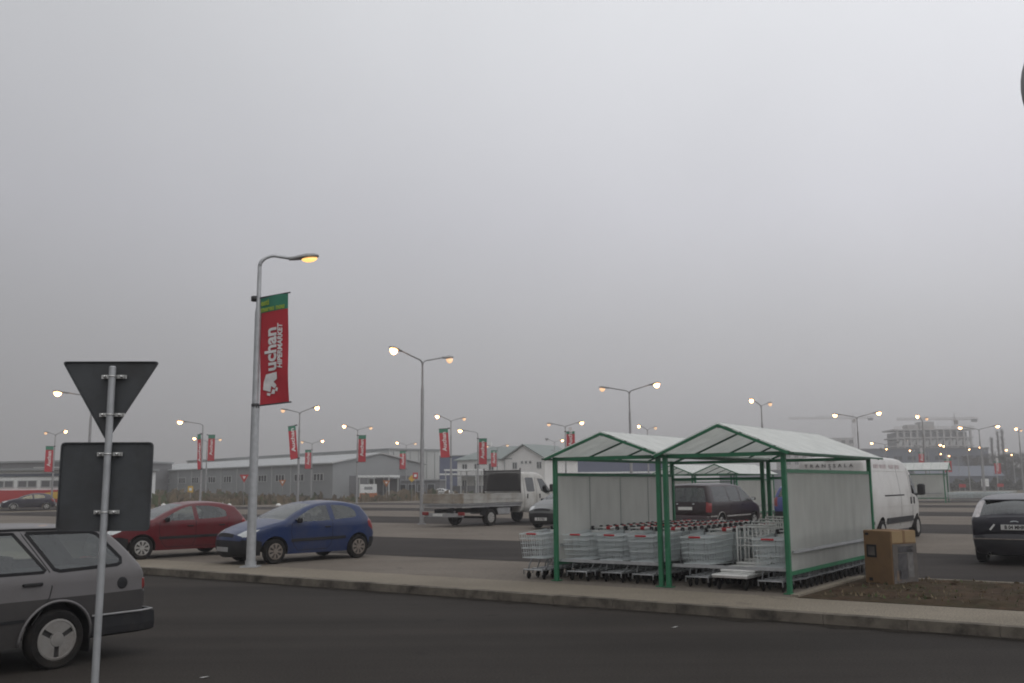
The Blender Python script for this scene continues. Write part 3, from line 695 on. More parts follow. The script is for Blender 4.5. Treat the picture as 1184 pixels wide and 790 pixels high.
def panel_van():
    root = thing('panel_van', 'tall white panel van with black lettering across the top of its rear doors', 'van')
    pmat = paint('van_white', (.56, .55, .53), rough=.38, dirt=.3, dirtcol=(.30, .28, .25))
    up = [(2.90, .30), (2.98, .42), (3.0, .62), (2.97, .85), (2.88, 1.02), (2.68, 1.16), (2.42, 1.26, 1), (2.05, 1.72), (1.72, 2.12, 1), (1.55, 2.26), (1.25, 2.40), (.85, 2.475), (.2, 2.50), (-1.5, 2.51), (-2.7, 2.49), (-2.93, 2.44), (-2.985, 2.34), (-3.0, 1.6), (-3.02, .8), (-3.02, .45), (-2.96, .32)]
    regs = [
        dict(name='front_bumper', mat='trim', poly=[(2.48, .1), (3.3, .1), (3.3, .72), (2.56, .72)], t=(0, 1), merge=True),
        dict(name='rear_bumper', mat='trim', poly=[(-3.3, .1), (-2.75, .1), (-2.75, .5), (-3.3, .5)], t=(0, 1), merge=True),
        dict(name='headlight', mat='lens', poly=[(2.62, .92), (2.9, .85), (3.2, .85), (3.2, 1.02), (2.85, 1.06), (2.55, 1.2)], t=(.6, 1), split=True),
        dict(name='tail_light', mat='tail', poly=[(-3.3, .75), (-2.93, .75), (-2.93, 1.35), (-3.3, 1.35)], t=(.9, 1), split=True),
        dict(name='windscreen', mat='glass_screen', rimonly=True, poly=[(2.44, 1.24), (2.6, 1.3), (1.72, 2.3), (1.68, 2.1), (2.0, 1.6)], t=(0, .88), merge=True),
        dict(name='side_window', mat='glass_dark', poly=[(2.28, 1.30), (1.98, 1.68), (1.74, 1.98), (1.55, 2.0), (1.50, 1.40), (1.9, 1.34), (2.2, 1.22)]),
        dict(name='rear_window', mat='glass_dark', rimonly=True, poly=[(-3.2, 1.45), (-2.9, 1.45), (-2.9, 1.95), (-3.2, 1.95)], t=(.1, .8), split=True),
    ]
    sp = dict(up=up, sill=.32, axles=[(2.05, .34, .42), (-1.95, .34, .42)], w=1.02, belt=1.25, tumble=.09, bow=.12, tf=.20, tr=.03, xtf=1.7, xtr=-2.8, round=.09, res=.09, grid=.15, crown=std_crown(.16, .015, .02), regions=regs,
              strips=[dict(name='rub_strip', pts=[(1.55, .62), (-1.48, .62)], wd=.17, th=.02, mat='trim'), dict(name='slide_rail', pts=[(.55, 1.36), (-1.6, 1.36)], wd=.04, th=.006, mat='trim'),
                      dict(name='door_seam', pts=[(1.48, 2.1), (1.48, .8), (1.55, .45)], wd=.016, th=.002, mat='trim'), dict(name='door_seam', pts=[(1.36, 2.2), (1.36, .42)], wd=.016, th=.002, mat='trim'),
                      dict(name='door_seam', pts=[(.12, 2.2), (.12, .42)], wd=.014, th=.002, mat='trim'), dict(name='body_crease', pts=[(1.4, 2.08), (-2.9, 2.08)], wd=.018, th=.004, mat='body'), dict(name='body_crease', pts=[(2.2, 1.05), (-2.9, 1.05)], wd=.022, th=.006, mat='body')])
    body, W, surf = car_body(sp, root, {'body': pmat, 'trim': M['trim']})
    for ax in (2.05, -1.95):
        for s in (1, -1): wheel(root, ax, s*.90, .34, .215, HUBV, s)
    for s in (1, -1):
        mb = MB(); y = s*(W([(2.05, 1.4)])[0]); mb.rbox((2.02, y+s*.17, 1.52), (.14, .22, .36), .04); mb.tube([(2.0, y-s*.02, 1.36), (2.0, y+s*.12, 1.38)], .03, 6); mb.build('side_mirror', M['blackplastic'], root)
        for x in (1.60, 1.24):
            p = surf(x, 1.18, s); mb = MB(); mb.rbox((p.x, p.y+s*.012, p.z), (.06, .04, .22), .012); mb.build('door_handle', M['blackplastic'], root)
    # rear door details
    mb = MB(); mb.box((-3.03, 0, 1.3), (.008, .014, 1.75)); mb.build('door_seam', M['trim'], root)
    mb = MB(); mb.rbox((-3.012, 0, 2.415), (.03, .30, .045), .008, mat=Matrix.Rotation(R(18), 3, 'Y')); mb.build('brake_light', M['tail'], root)
    text('lettering', 'TRANSSALA', .135, pm('worn_lettering', (.06, .055, .055), .6, var=.5, scale=20), root, (-3.016, 0.05, 2.235), (0, -1, 0), (.01, 0, 1), bold=.0, ext=.002, sx=1.15, space=1.75)
    for s in (1, -1):
        p = surf(-1.4, 2.24, s, .003); mb = MB()
        faded = pm('faded_print', (.46, .40, .40), .6, var=.3, scale=9)
        for i, (xx, ww) in enumerate(((-1.9, .5), (-1.2, .62), (-.3, .5), (.35, .45))):
            p = surf(xx, 2.2, s, .004)
            mb = MB(); mb.rbox((p.x, p.y, 2.2), (ww, .004, .16), .001); mb.build('side_lettering_band', faded, root)
        lic(root, -3.035, 0, .72, -1, '')
    return root

def minivan():
    root = thing('minivan', 'dark maroon minivan parked behind the green trolley shelters, seen from the rear', 'minivan')
    pmat = paint('maroon_paint', (.016, .007, .009), rough=.34, dirt=.15)
    up = [(2.38, .30), (2.46, .42), (2.48, .58), (2.44, .72), (2.30, .83), (1.9, .95), (1.45, 1.05, 1), (1.05, 1.36), (.66, 1.63, 1), (.35, 1.69), (-.3, 1.735), (-1.2, 1.74), (-2.0, 1.715), (-2.22, 1.66, 1), (-2.34, 1.3), (-2.40, 1.08, 1), (-2.44, .85), (-2.45, .6, 1), (-2.53, .58), (-2.53, .40), (-2.44, .30)]
    regs = [
        dict(name='rear_bumper', mat='trim', poly=[(-2.8, .1), (-1.98, .1), (-1.98, .6), (-2.8, .6)], t=(0, 1), merge=True),
        dict(name='front_bumper', mat='trim', poly=[(2.0, .1), (2.8, .1), (2.8, .52), (2.0, .52)], t=(0, 1), merge=True),
        dict(name='tail_light', mat='tail', poly=[(-2.7, .72), (-2.33, .72), (-2.30, 1.05), (-2.7, 1.05)], t=(.85, 1), split=True),
        dict(name='headlight', mat='lens', poly=[(2.2, .62), (2.7, .62), (2.7, .78), (2.1, .82)], t=(.55, 1), split=True),
        dict(name='rear_window', mat='glass', rimonly=True, poly=[(-2.22, 1.60), (-2.28, 1.66), (-2.5, 1.12), (-2.34, 1.10)], t=(0, .88), merge=True),
        dict(name='windscreen', mat='glass_screen', rimonly=True, poly=[(1.47, 1.02), (1.56, 1.12), (.66, 1.75), (.62, 1.6), (1.0, 1.3)], t=(0, .88), merge=True),
        dict(name='side_window', mat='glass', poly=[(1.25, 1.10), (.72, 1.52), (.58, 1.60), (.34, 1.61), (.28, 1.08)]),
        dict(name='side_window', mat='glass', poly=[(.20, 1.62), (-.75, 1.64), (-.75, 1.08), (.16, 1.08)]),
        dict(name='side_window', mat='glass', poly=[(-.85, 1.64), (-1.98, 1.61), (-2.10, 1.12), (-2.05, 1.09), (-.85, 1.08)]),
    ]
    sp = dict(up=up, sill=.26, axles=[(1.52, .32, .38), (-1.52, .32, .38)], w=.915, belt=1.04, tumble=.27, bow=.2, tf=.16, tr=.06, xtf=1.4, xtr=-1.9, round=.06, res=.07, grid=.11, crown=std_crown(.10, .05, .035), regions=regs,
              strips=[dict(name='door_seam', pts=[(.24, 1.66), (.22, 1.05), (.22, .34)], wd=.014, th=.002, mat='ink'), dict(name='door_seam', pts=[(-.80, 1.66), (-.80, .34)], wd=.014, th=.002, mat='ink'),
                      dict(name='rub_strip', pts=[(1.1, .56), (-1.1, .56)], wd=.05, th=.014, mat='hub'), dict(name='rub_strip', pts=[(-1.93, .58), (-2.40, .58)], wd=.05, th=.014, mat='hub')])
    body, W, surf = car_body(sp, root, {'body': pmat, 'trim': paint('minivan_bumper', (.035, .018, .022), .45, .3)})
    for ax in (1.52, -1.52):
        for s in (1, -1): wheel(root, ax, s*.80, .32, .2, HUB5, s)
    for s in (1, -1):
        mirror(root, 1.12, s*(W([(1.1, 1.12)])[0]+.03), 1.16, s, pmat)
        for x in (.34, -.62): handle(root, surf, x, .95, s, M['trim'])
        # pale wheel-arch strips as on the real car
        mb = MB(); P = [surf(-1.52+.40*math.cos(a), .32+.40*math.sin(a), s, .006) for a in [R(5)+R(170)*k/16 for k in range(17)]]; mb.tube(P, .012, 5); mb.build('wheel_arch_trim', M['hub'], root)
    lic(root, -2.51, 0, .86, -1, '', .52, .11)
    mb = MB()
    for s in (1, -1): mb = MB(); mb.rbox((-2.49, s*.30, 1.02), (.02, .07, .03), .006); mb.build('plate_lamp', M['chrome'], root)
    seats(root, (.3, -.7, -1.6), y=.42, z=.72, h=.66)
    return root

def flatbed():
    root = thing('flatbed_truck', 'dirty white crew-cab flatbed truck with a black mesh headboard', 'truck')
    pmat = paint('truck_white', (.50, .49, .46), rough=.45, dirt=.5, dirtcol=(.24, .21, .17))
    # cab: rear wall at x = 0, forward +x
    up = [(3.05, .42), (3.12, .60), (3.10, .90), (2.98, 1.10), (2.72, 1.24), (2.45, 1.33, 1), (2.10, 1.78), (1.78, 2.16, 1), (1.60, 2.26), (1.25, 2.33), (.5, 2.34), (.1, 2.31), (.015, 2.22), (.0, 1.6), (.0, .75), (.02, .52)]
    regs = [
        dict(name='front_bumper', mat='trim', poly=[(2.62, .2), (3.4, .2), (3.4, .82), (2.66, .82)], t=(0, 1), merge=True),
        dict(name='headlight', mat='lens', poly=[(2.72, 1.0), (2.98, .92), (3.3, .92), (3.3, 1.1), (2.92, 1.14)], t=(.6, 1), split=True),
        dict(name='windscreen', mat='glass_screen', rimonly=True, poly=[(2.47, 1.31), (2.62, 1.36), (1.76, 2.3), (1.74, 2.12), (2.1, 1.7)], t=(0, .88), merge=True),
        dict(name='side_window', mat='glass_dark', poly=[(.36, 2.04), (.42, 2.09), (.92, 2.09), (.98, 2.04), (1.0, 1.50), (.94, 1.44), (.46, 1.44), (.38, 1.50)]),
        dict(name='side_window', mat='glass_dark', poly=[(1.30, 2.06), (1.72, 2.03), (2.05, 1.66), (2.22, 1.44), (2.05, 1.32), (1.85, 1.34), (1.48, 1.48)]),
    ]
    sp = dict(up=up, sill=.50, axles=[(2.22, .36, .44)], w=1.0, belt=1.35, tumble=.12, bow=.15, tf=.2, tr=.02, xtf=1.8, xtr=.3, round=.08, res=.08, grid=.13, crown=std_crown(.15, .01, .02), regions=regs,
              strips=[dict(name='door_seam', pts=[(1.12, 2.12), (1.14, .62)], wd=.016, th=.002, mat='trim'), dict(name='door_seam', pts=[(.22, 2.12), (.22, .62)], wd=.016, th=.002, mat='trim'),
                      dict(name='body_crease', pts=[(2.5, 1.12), (.1, 1.12)], wd=.02, th=.006, mat='body')])
    body, W, surf = car_body(sp, root, {'body': pmat, 'trim': M['trim']})
    body.name = 'cab'
    for s in (1, -1):
        wheel(root, 2.22, s*.86, .36, .22, HUBS, s)
        wheel(root, -2.2, s*.90, .36, .22, HUBS, s)
        for x in (.42, 1.36):
            p = surf(x, 1.24, s); mb = MB(); mb.rbox((p.x, p.y+s*.012, p.z), (.06, .04, .21), .012); mb.build('door_handle', M['blackplastic'], root)
        mb = MB(); y = s*(W([(2.05, 1.4)])[0]); mb.rbox((2.08, y+s*.17, 1.60), (.13, .2, .36), .04); mb.tube([(2.05, y, 1.42), (2.05, y+s*.1, 1.46)], .03, 6); mb.build('side_mirror', M['blackplastic'], root)
    # chassis
    mb = MB()
    for s in (1, -1): mb.box((-1.9, s*.42, .66), (4.3, .09, .16))
    for x in (-3.7, -2.9, -2.2, -1.2, -.3): mb.box((x, 0, .65), (.1, .8, .1))
    mb.tube([(-2.2, -.9, .36), (-2.2, .9, .36)], .055, 8); mb.build('chassis', M['trim'], root)
    mb = MB(); mb.box((-4.0, 0, .50), (.09, 1.95, .16))
    for s in (1, -1): mb.box((-3.92, s*.45, .58), (.1, .07, .2))
    b = mb.build('rear_crossbar', M['galv_old'], root)
    for s in (1, -1):
        mb = MB(); mb.rbox((-4.06, s*.93, .56), (.07, .32, .14), .015); mb.build('tail_light', M['tail'], root)
    lic(root, -4.052, .30, .50, -1, '')
    for xx, yy in ((-1.2, -.78), (-.75, .78)):
        mb = MB(); mb.rbox((xx, yy, .62), (.9, .3, .32), .03); mb.build('tool_box', M['galv_old'], root)
    mb = MB()
    for s in (1, -1):
        P = [(-2.2+.46*math.cos(a), s*.90, .36+.46*math.sin(a)) for a in [R(12)+R(156)*k/14 for k in range(15)]]
        vs = [(x, y-.14, z) for x, y, z in P]+[(x, y+.14, z) for x, y, z in P]; n = len(P)
        mb.add(vs, [(i, i+1, n+i+1, n+i) for i in range(n-1)], smooth=True)
    mb.build('mudguard', M['blackplastic'], root)
    # bed
    mb = MB(); mb.box((-2.05, 0, .95), (4.06, 2.06, .07)); mb.box((-2.05, 0, .86), (4.0, 1.98, .10)); mb.build('bed_floor', M['galv_old'], root)
    bedm = pm('bed_side_alloy', (.38, .37, .345), .5, .15, var=.12, scale=3, dark=(.20, .16, .11), dscale=1.8, damt=.6)
    for s in (1, -1):
        mb = MB(); mb.box((-2.05, s*1.035, 1.19), (4.02, .03, .40))
        for z in (1.015, 1.19, 1.365): mb.box((-2.05, s*1.055, z), (4.02, .014, .05))
        mb.build('bed_side_board', bedm, root)
    mb = MB(); mb.box((-4.075, 0, 1.19), (.03, 2.1, .40))
    for z in (1.015, 1.19, 1.365): mb.box((-4.095, 0, z), (.014, 2.1, .04))
    for s in (1, -1): mb.box((-4.10, s*.55, 1.2), (.02, .05, .3))
    mb.build('tailgate', pm('tailgate_alloy', (.33, .30, .26), .55, .1, var=.15, scale=3, dark=(.2, .14, .08), dscale=1.8, damt=.7), root)
    # headboard
    mb = MB()
    for s in (1, -1): mb.tube([(-.09, s*.98, 1.0), (-.09, s*.98, 2.52)], .03, 8)
    for z in (1.50, 2.40): mb.box((-.09, 0, z), (.05, 1.95, .05))
    k = 44
    for i in range(k+1): mb.box((-.09, -.96+1.92*i/k, 1.95), (.006, .026, .88))
    for i in range(18): mb.box((-.085, 0, 1.54+.85*i/18), (.006, 1.92, .020))
    mb.build('mesh_headboard', pm('black_mesh', (.022, .02, .02), .6), root)
    return root
# ------------------------------------------------------------------ setting
def ground_z(x, y):
    t = max(0.0, min(1.0, (y-105)/70.0)); t = t*t*(3-2*t)
    s = max(0.0, min(1.0, (70-x)/40.0))
    return -0.06+0.85*t*s
def sheet(name, m, x0, x1, y0, y1, nx, ny, zf):
    vs = []; fs = []
    for j in range(ny+1):
        for i in range(nx+1):
            x = x0+(x1-x0)*i/nx; y = y0+(y1-y0)*j/ny; vs.append((x, y, zf(x, y)))
    for j in range(ny):
        for i in range(nx): a = j*(nx+1)+i; fs.append((a, a+1, a+nx+2, a+nx+1))
    mb = MB(); mb.add(vs, fs, smooth=True); return struct(name, mb, m)
def uvbox(mb, u0, u1, v0, v1, z0, z1):
    mb.prism([(u0, v0), (u1, v0), (u1, v1), (u0, v1)], z1-z0, ((0, 0, z0), (UX, UY, 0), (VX, VY, 0), (0, 0, 1)))

def setting():
    sheet('ground', M['field'], -1100, 1100, -80, 1150, 110, 120, ground_z)
    mb = MB(); uvbox(mb, -110, 60, -30, 12.42, -0.08, 0.0); struct('road', mb, M['asphalt'])
    mb = MB(); uvbox(mb, -74, 60, 12.60, 14.05, -0.08, LOT); struct('sidewalk', mb, M['walk'])
    mb = MB(); uvbox(mb, -74, 60, 14.05, 126, -0.08, LOT-0.004); struct('parking_lot', mb, M['paving'])
    for (a, b) in ((17.7, 24.2), (33.6, 41.0), (50.8, 57.9), (68.0, 75.0), (85.6, 92.6), (103, 110)):
        mb = MB(); vs = []
        q = [(-71.5, a), (60, a), (60, b), (-71.5, b)]; mb.add([uv(p[0], p[1], LOT) for p in q], [(0, 1, 2, 3)]); struct('lane', mb, M['lane'])
    # kerb of single stones
    mb = MB(); u = -74.0
    while u < 20:
        j = rnd.uniform(-.006, .006); uvbox(mb, u+.003, u+.997, 12.43+j, 12.598, -.07, LOT+.006+rnd.uniform(-.004, .004)); u += 1.0
    struct('kerb', mb, M['kerb'])
    mb = MB()
    for v0 in np.arange(13, 126, 2.0): uvbox(mb, -74.2, -74.005, v0, v0+1.985, -.07, LOT+.05)
    uvbox(mb, -74, 60, 126.005, 126.25, -.07, LOT+.06)
    struct('far_kerb', mb, M['walk'])
    mb = MB(); uvbox(mb, -95, -86, -20, 200, -.08, .02); struct('far_road', mb, M['lane'])
    mb = MB(); u = -30.0; pts = []
    while u < 14:
        pts.append((u, 12.425-abs(rnd.gauss(.10, .07))-.04*math.sin(u*1.3)**2)); u += .22
    vs = []
    for (uu_, vv_) in pts: vs += [uv(uu_, vv_, .004), uv(uu_, 12.428, .012)]
    mb.add(vs, [(2*i, 2*i+2, 2*i+3, 2*i+1) for i in range(len(pts)-1)]); o = mb.build('gutter_dirt', M['grime']); o['kind'] = 'stuff'
    # strip of paving joints beside the shelters and the earth bed
    mb = MB(); uvbox(mb, -4.98, -4.86, 14.06, 17.55, 0.05, LOT+.035); uvbox(mb, -4.86, 14, 17.43, 17.55, 0.05, LOT+.035); struct('bed_edging', mb, M['walk'])
    nx, ny = 150, 34; vs = []; fs = []
    from mathutils import noise
    for j in range(ny+1):
        for i in range(nx+1):
            u = -4.86+18.8*i/nx; v = 14.0+3.43*j/ny
            e = min(1, min(u+4.86, v-14.0, 17.43-v)/0.35)
            h = noise.noise((u*1.7, v*1.7, 0))*.05+noise.noise((u*6, v*6, 3))*.03+noise.noise((u*15, v*15, 5))*.018
            p = uv(u, v, LOT+.005+max(0, e)*(.05+h)); vs.append(p)
    for j in range(ny):
        for i in range(nx): a = j*(nx+1)+i; fs.append((a, a+1, a+nx+2, a+nx+1))
    mb = MB(); mb.add(vs, fs, smooth=True); struct('earth_bed', mb, M['dirt'])
    # little tufts and crumbs on the bed
    mb = MB()
    for _ in range(1500):
        u = rnd.uniform(-4.6, 8); v = rnd.uniform(14.15, 17.3); p = uv(u, v, LOT+.04); s = rnd.uniform(.02, .07)
        a = rnd.uniform(0, 6.3); d = Vector((math.cos(a), math.sin(a), 0))*s*.4
        mb.add([p-d, p+d, p+Vector((rnd.uniform(-s, s)*.5, rnd.uniform(-s, s)*.5, s))], [(0, 1, 2)], mi=rnd.choice((0, 0, 1)))
    for _ in range(420):
        u = rnd.uniform(-4.7, 8); v = rnd.uniform(14.15, 17.3); p = uv(u, v, LOT+.045); s_ = rnd.uniform(.015, .05)
        mb.lathe([(0, s_*.7), (s_*.7, s_*.45), (s_, 0)], 5, 'Z', p, mi=2, smooth=False)
    o = mb.build('bed_weeds', [M['weed'], M['weed_green'], M['dirt']]); o['kind'] = 'stuff'
    # brown weeds on the waste ground beyond the car park
    mb = MB()
    for _ in range(15000):
        d = rnd.uniform(96, 150); px = rnd.uniform(-.50, .03); x = px*d; y = d
        uu = x*UX+y*UY
        if uu > -75.5 or -96 < uu < -85: continue
        s = rnd.uniform(.25, .8)*(1.7 if rnd.random() < .10 else 1)*(0.55+0.7*abs(math.sin(x*.11+y*.05)))
        z = ground_z(x, y); a = rnd.uniform(0, 6.3); w_ = Vector((math.cos(a), math.sin(a), 0))*s*.32; p = Vector((x, y, z-.05))
        mb.add([p-w_, p+w_, p+w_*.6+Vector((rnd.uniform(-.2, .2), 0, s)), p-w_*.5+Vector((rnd.uniform(-.2, .2), 0, s*.8))], [(0, 1, 2, 3)], mi=0 if rnd.random() < .8 else 1)
    o = mb.build('dry_weeds', [M['weed'], M['weed_green']]); o['kind'] = 'stuff'
    # haze
    mb = MB(); mb.box((0, 540, 21.5), (2300, 1300, 46)); m, n, l = nt_new('haze_air'); n.remove(n['Principled BSDF'])
    pv = n.new('ShaderNodeVolumePrincipled'); pv.inputs['Color'].default_value = (.72, .715, .722, 1); pv.inputs['Density'].default_value = HAZE; pv.inputs['Anisotropy'].default_value = 0.3
    l.new(pv.outputs[0], n['Material Output'].inputs['Volume']); o = mb.build('haze', m); o['kind'] = 'stuff'

# ------------------------------------------------------------------ street lamps
_lampdata = {}
def lamp_head(dp):
    """pointing along +x, hinge at 0"""
    hb = MB(); vs = []; fs = []
    prof = [(-.05, .05, .045, .05), (.10, .06, .05, .06), (.22, .11, .07, .06), (.40, .15, .09, .06), (.58, .14, .075, .05), (.70, .07, .035, .03)]
    n = 10
    for (x, w, t, b) in prof:
        for j in range(n):
            a = 2*math.pi*j/n; vs.append((x, w*math.cos(a), (t if math.sin(a) > 0 else b)*math.sin(a)))
    for i in range(len(prof)-1):
        for j in range(n): fs.append((i*n+j, i*n+(j+1) % n, (i+1)*n+(j+1) % n, (i+1)*n+j))
    fs.append(tuple(range(n))); fs.append(tuple((len(prof)-1)*n+j for j in range(n)))
    hb.add(vs, fs, smooth=True)
    gb = MB(); vs = []; fs = []; n = 12
    for i, k in enumerate((1.0, .85, .55, .15)):
        for j in range(n):
            a = 2*math.pi*j/n; vs.append((.46+.205*k*math.cos(a), .135*k*math.sin(a), -.04-dp*math.sqrt(max(0, 1-k*k*.98))))
    for i in range(3):
        for j in range(n): fs.append((i*n+j, i*n+(j+1) % n, (i+1)*n+(j+1) % n, (i+1)*n+j))
    fs.append(tuple(3*n+j for j in range(n))); gb.add(vs, fs, smooth=True)
    return hb, gb
def lamp(loc, label, height, arms, group='street lamps of the car park', hot=(1,), near=False, arm_len=1.35, rise=.42, off=False):
    """arms: list of world headings; hot: indices of the arms whose bowl blazes at the viewer"""
    root = thing('street_lamp', label, 'street lamp', loc, 0, group)
    key = (round(height, 2), near)
    if key not in _lampdata:
        mb = MB(); top = height-rise
        mb.box((0, 0, .012), (.36, .36, .024)); mb.tube([(0, 0, .02), (0, 0, .12)], .115, 12)
        mb.tube([(0, 0, .02), (0, 0, top*.52)], [.098, .088], 14); mb.tube([(0, 0, top*.52), (0, 0, top*.535), (0, 0, top*.84)], [.086, .075, .070], 12)
        mb.tube([(0, 0, top*.84), (0, 0, top*.86), (0, 0, top)], [.066, .05, .042], 12)
        me = mb.mesh('pole', M['galv'] if near else M['galv_old'], 40)
        am = MB(); r0 = .38
        P = [(0, 0, top-.02)]
        for k in range(1, 8):
            a = math.pi/2*k/7*.86; P.append((r0*(1-math.cos(a)), 0, top+r0*math.sin(a)*.62))
        P.append((arm_len, 0, height-.02)); am.tube(P, [.042]*4+[.034]*5, 10)
        ame = am.mesh('arm', M['galv'] if near else M['galv_old'])
        hb, gb = lamp_head(.10 if near else .24); hme = hb.mesh('lamp_head', M['lamphead'], 40)
        g1 = gb.mesh('lamp_bowl', M['lampnear'] if near else M['lamphot']); g2 = gb.mesh('lamp_bowl', M['lampwarm']); g3 = gb.mesh('lamp_bowl', M['lens'])
        _lampdata[key] = (me, ame, hme, g1, g2, g3)
    me, ame, hme, g1, g2, g3 = _lampdata[key]
    link('pole', me, root)
    for i, a in enumerate(arms):
        ar = link('arm', ame, root); ar.rotation_euler = (0, 0, a)
        h = link('lamp_head', hme, root)
        h.location = (arm_len*math.cos(a), arm_len*math.sin(a), height-.02); h.rotation_euler = (0, -math.atan2(.12, 1.0), a)
        b = link('lamp_bowl', g1 if i in hot else (g3 if off else g2), h)
        if near: h.scale = (.86, .86, .86)
    return root

_ban = {}
def banner(loc, label, z0, z1, wd, heading, group='red and green banners on the lamp posts', detail=False, gap=.10, tilt=0.0):
    """cloth hangs beside the post, reaching out along heading"""
    root = thing('banner', label, 'banner', loc, heading, group)
    h = z1-z0; key = (round(h, 2), wd, detail, gap)
    if key not in _ban:
        nx, nz = (10, 30) if detail else (3, 8); gz = h*.145
        fr, fg = MB(), MB()
        def pt(a, b):
            return (gap+wd*a, .022*math.sin(a*4.2+b*2.4)*(0.3+math.sin(math.pi*b))+.012*math.sin(b*9+a*3), b*h)
        for (mbb, b0, b1, n2) in ((fr, 0, 1-.145, nz), (fg, 1-.145, 1, max(2, nz//5))):
            vs = [pt(i/nx, b0+(b1-b0)*j/n2) for j in range(n2+1) for i in range(nx+1)]
            fs = [(j*(nx+1)+i, j*(nx+1)+i+1, (j+1)*(nx+1)+i+1, (j+1)*(nx+1)+i) for j in range(n2) for i in range(nx)]
            mbb.add(vs, fs, smooth=True)
        br = MB()
        for z in (0,): br.tube([(.03, 0, z), (gap+wd+.05, 0, z)], .016, 8); br.tube([(0, 0, z-.05), (0, 0, z+.05)], .088 if detail else .10, 10)
        tx = []
        if True:
            T = .030
            def word(s, size, a, z, sx, bold, align='LEFT', shear=0.0):
                out = []
                for sg in (1, -1):
                    me = text_mesh(s, size, bold, .003, align, shear)
                    # reads upwards: text x -> z; seen from -y, text y points to -x
                    for v in me.vertices:
                        X_, Y_ = v.co.x*sx, v.co.y
                        q = (a - Y_*1.0) if sg > 0 else (a + Y_*1.0)
                        aa = (q-gap)/wd; bb = (z+(X_ if True else 0))/h
                        if sg < 0:
                            bb = (z+X_)/h
                        p = pt(min(1, max(0, aa)), min(1, max(0, bb))); v.co = (q, p[1]-sg*(.012+v.co.z), z+X_)
                    out.append(me)
                return out
            # outline bird-like initial, flat shape on the cloth
            if detail:
                tx += word('uchan', .46*wd/.78, gap+wd*.41, h*.300, .84, .014)
                tx += word('HIPERMARKET', .175*wd/.78, gap+wd*.735, h*.315, .82, .006, shear=.25)
            else:
                tx += word('Auchan', .50*wd/.78, gap+wd*.48, h*.22, 1.1, .012)
        _ban[key] = (fr.mesh('cloth', M['bannerred']), fg.mesh('green_panel', M['bannergreen']), br.mesh('bracket', M['blackplastic']), tx, pt)
    a, b, c, tx, pt = _ban[key]
    root.location.z += z0
    cl = link('cloth', a, root); link('green_panel', b, cl); link('bracket', c, root); link('bracket', c, root).location = (0, 0, z1-z0)
    for me in tx:
        me.materials.clear(); me.materials.append(M['bannerwhite']); link('lettering', me, cl)
    if detail:
        for sg in (1, -1):
            mb = MB(); k = wd/.78
            # stepped wing of the initial: a slanted A with a beak at the foot
            def put(poly):
                o = [(gap+wd*.41+x_*k*.92, y_*k) for x_, y_ in poly]; vs = [(x_, pt((x_-gap)/wd, z_/h)[1]-sg*.014, z_) for x_, z_ in o]
                mb.add(vs, [tuple(range(len(vs)))])
            z_ = h*.300/k
            put([(-.17, z_-.05), (.17, z_-.03), (.17, z_-.17), (.06, z_-.22), (.15, z_-.30), (.08, z_-.36), (-.02, z_-.30), (-.05, z_-.42), (-.26, z_-.36), (-.24, z_-.20)])
            put([(.02, z_-.37), (.10, z_-.39), (.08, z_-.47), (-.03, z_-.46)])
            put([(.13, z_-.33), (.19, z_-.36), (.16, z_-.43), (.10, z_-.40)])
            put([(-.14, z_-.43), (-.04, z_-.45), (-.06, z_-.50), (-.15, z_-.48)])
            mb.build('bird_initial', M['bannerwhite'], cl)
            # lime lettering on the green
            for s, a0, zz, sz in (('esti', gap+.04, h*.945, .17), ('mereu nou', gap+.03, h*.885, .15)):
                me = text_mesh(s, sz*k, .006, .002, 'LEFT')
                for v in me.vertices:
                    x2 = a0+v.co.x if sg > 0 else gap+wd-.04-v.co.x
                    z2 = zz+v.co.y; p = pt((x2-gap)/wd, z2/h); v.co = (x2, p[1]-sg*(.012+v.co.z), z2)
                me.materials.clear(); me.materials.append(M['bannerlime']); link('lettering', me, cl)
    if tilt: root.rotation_euler = (0, -tilt, heading)
    return root

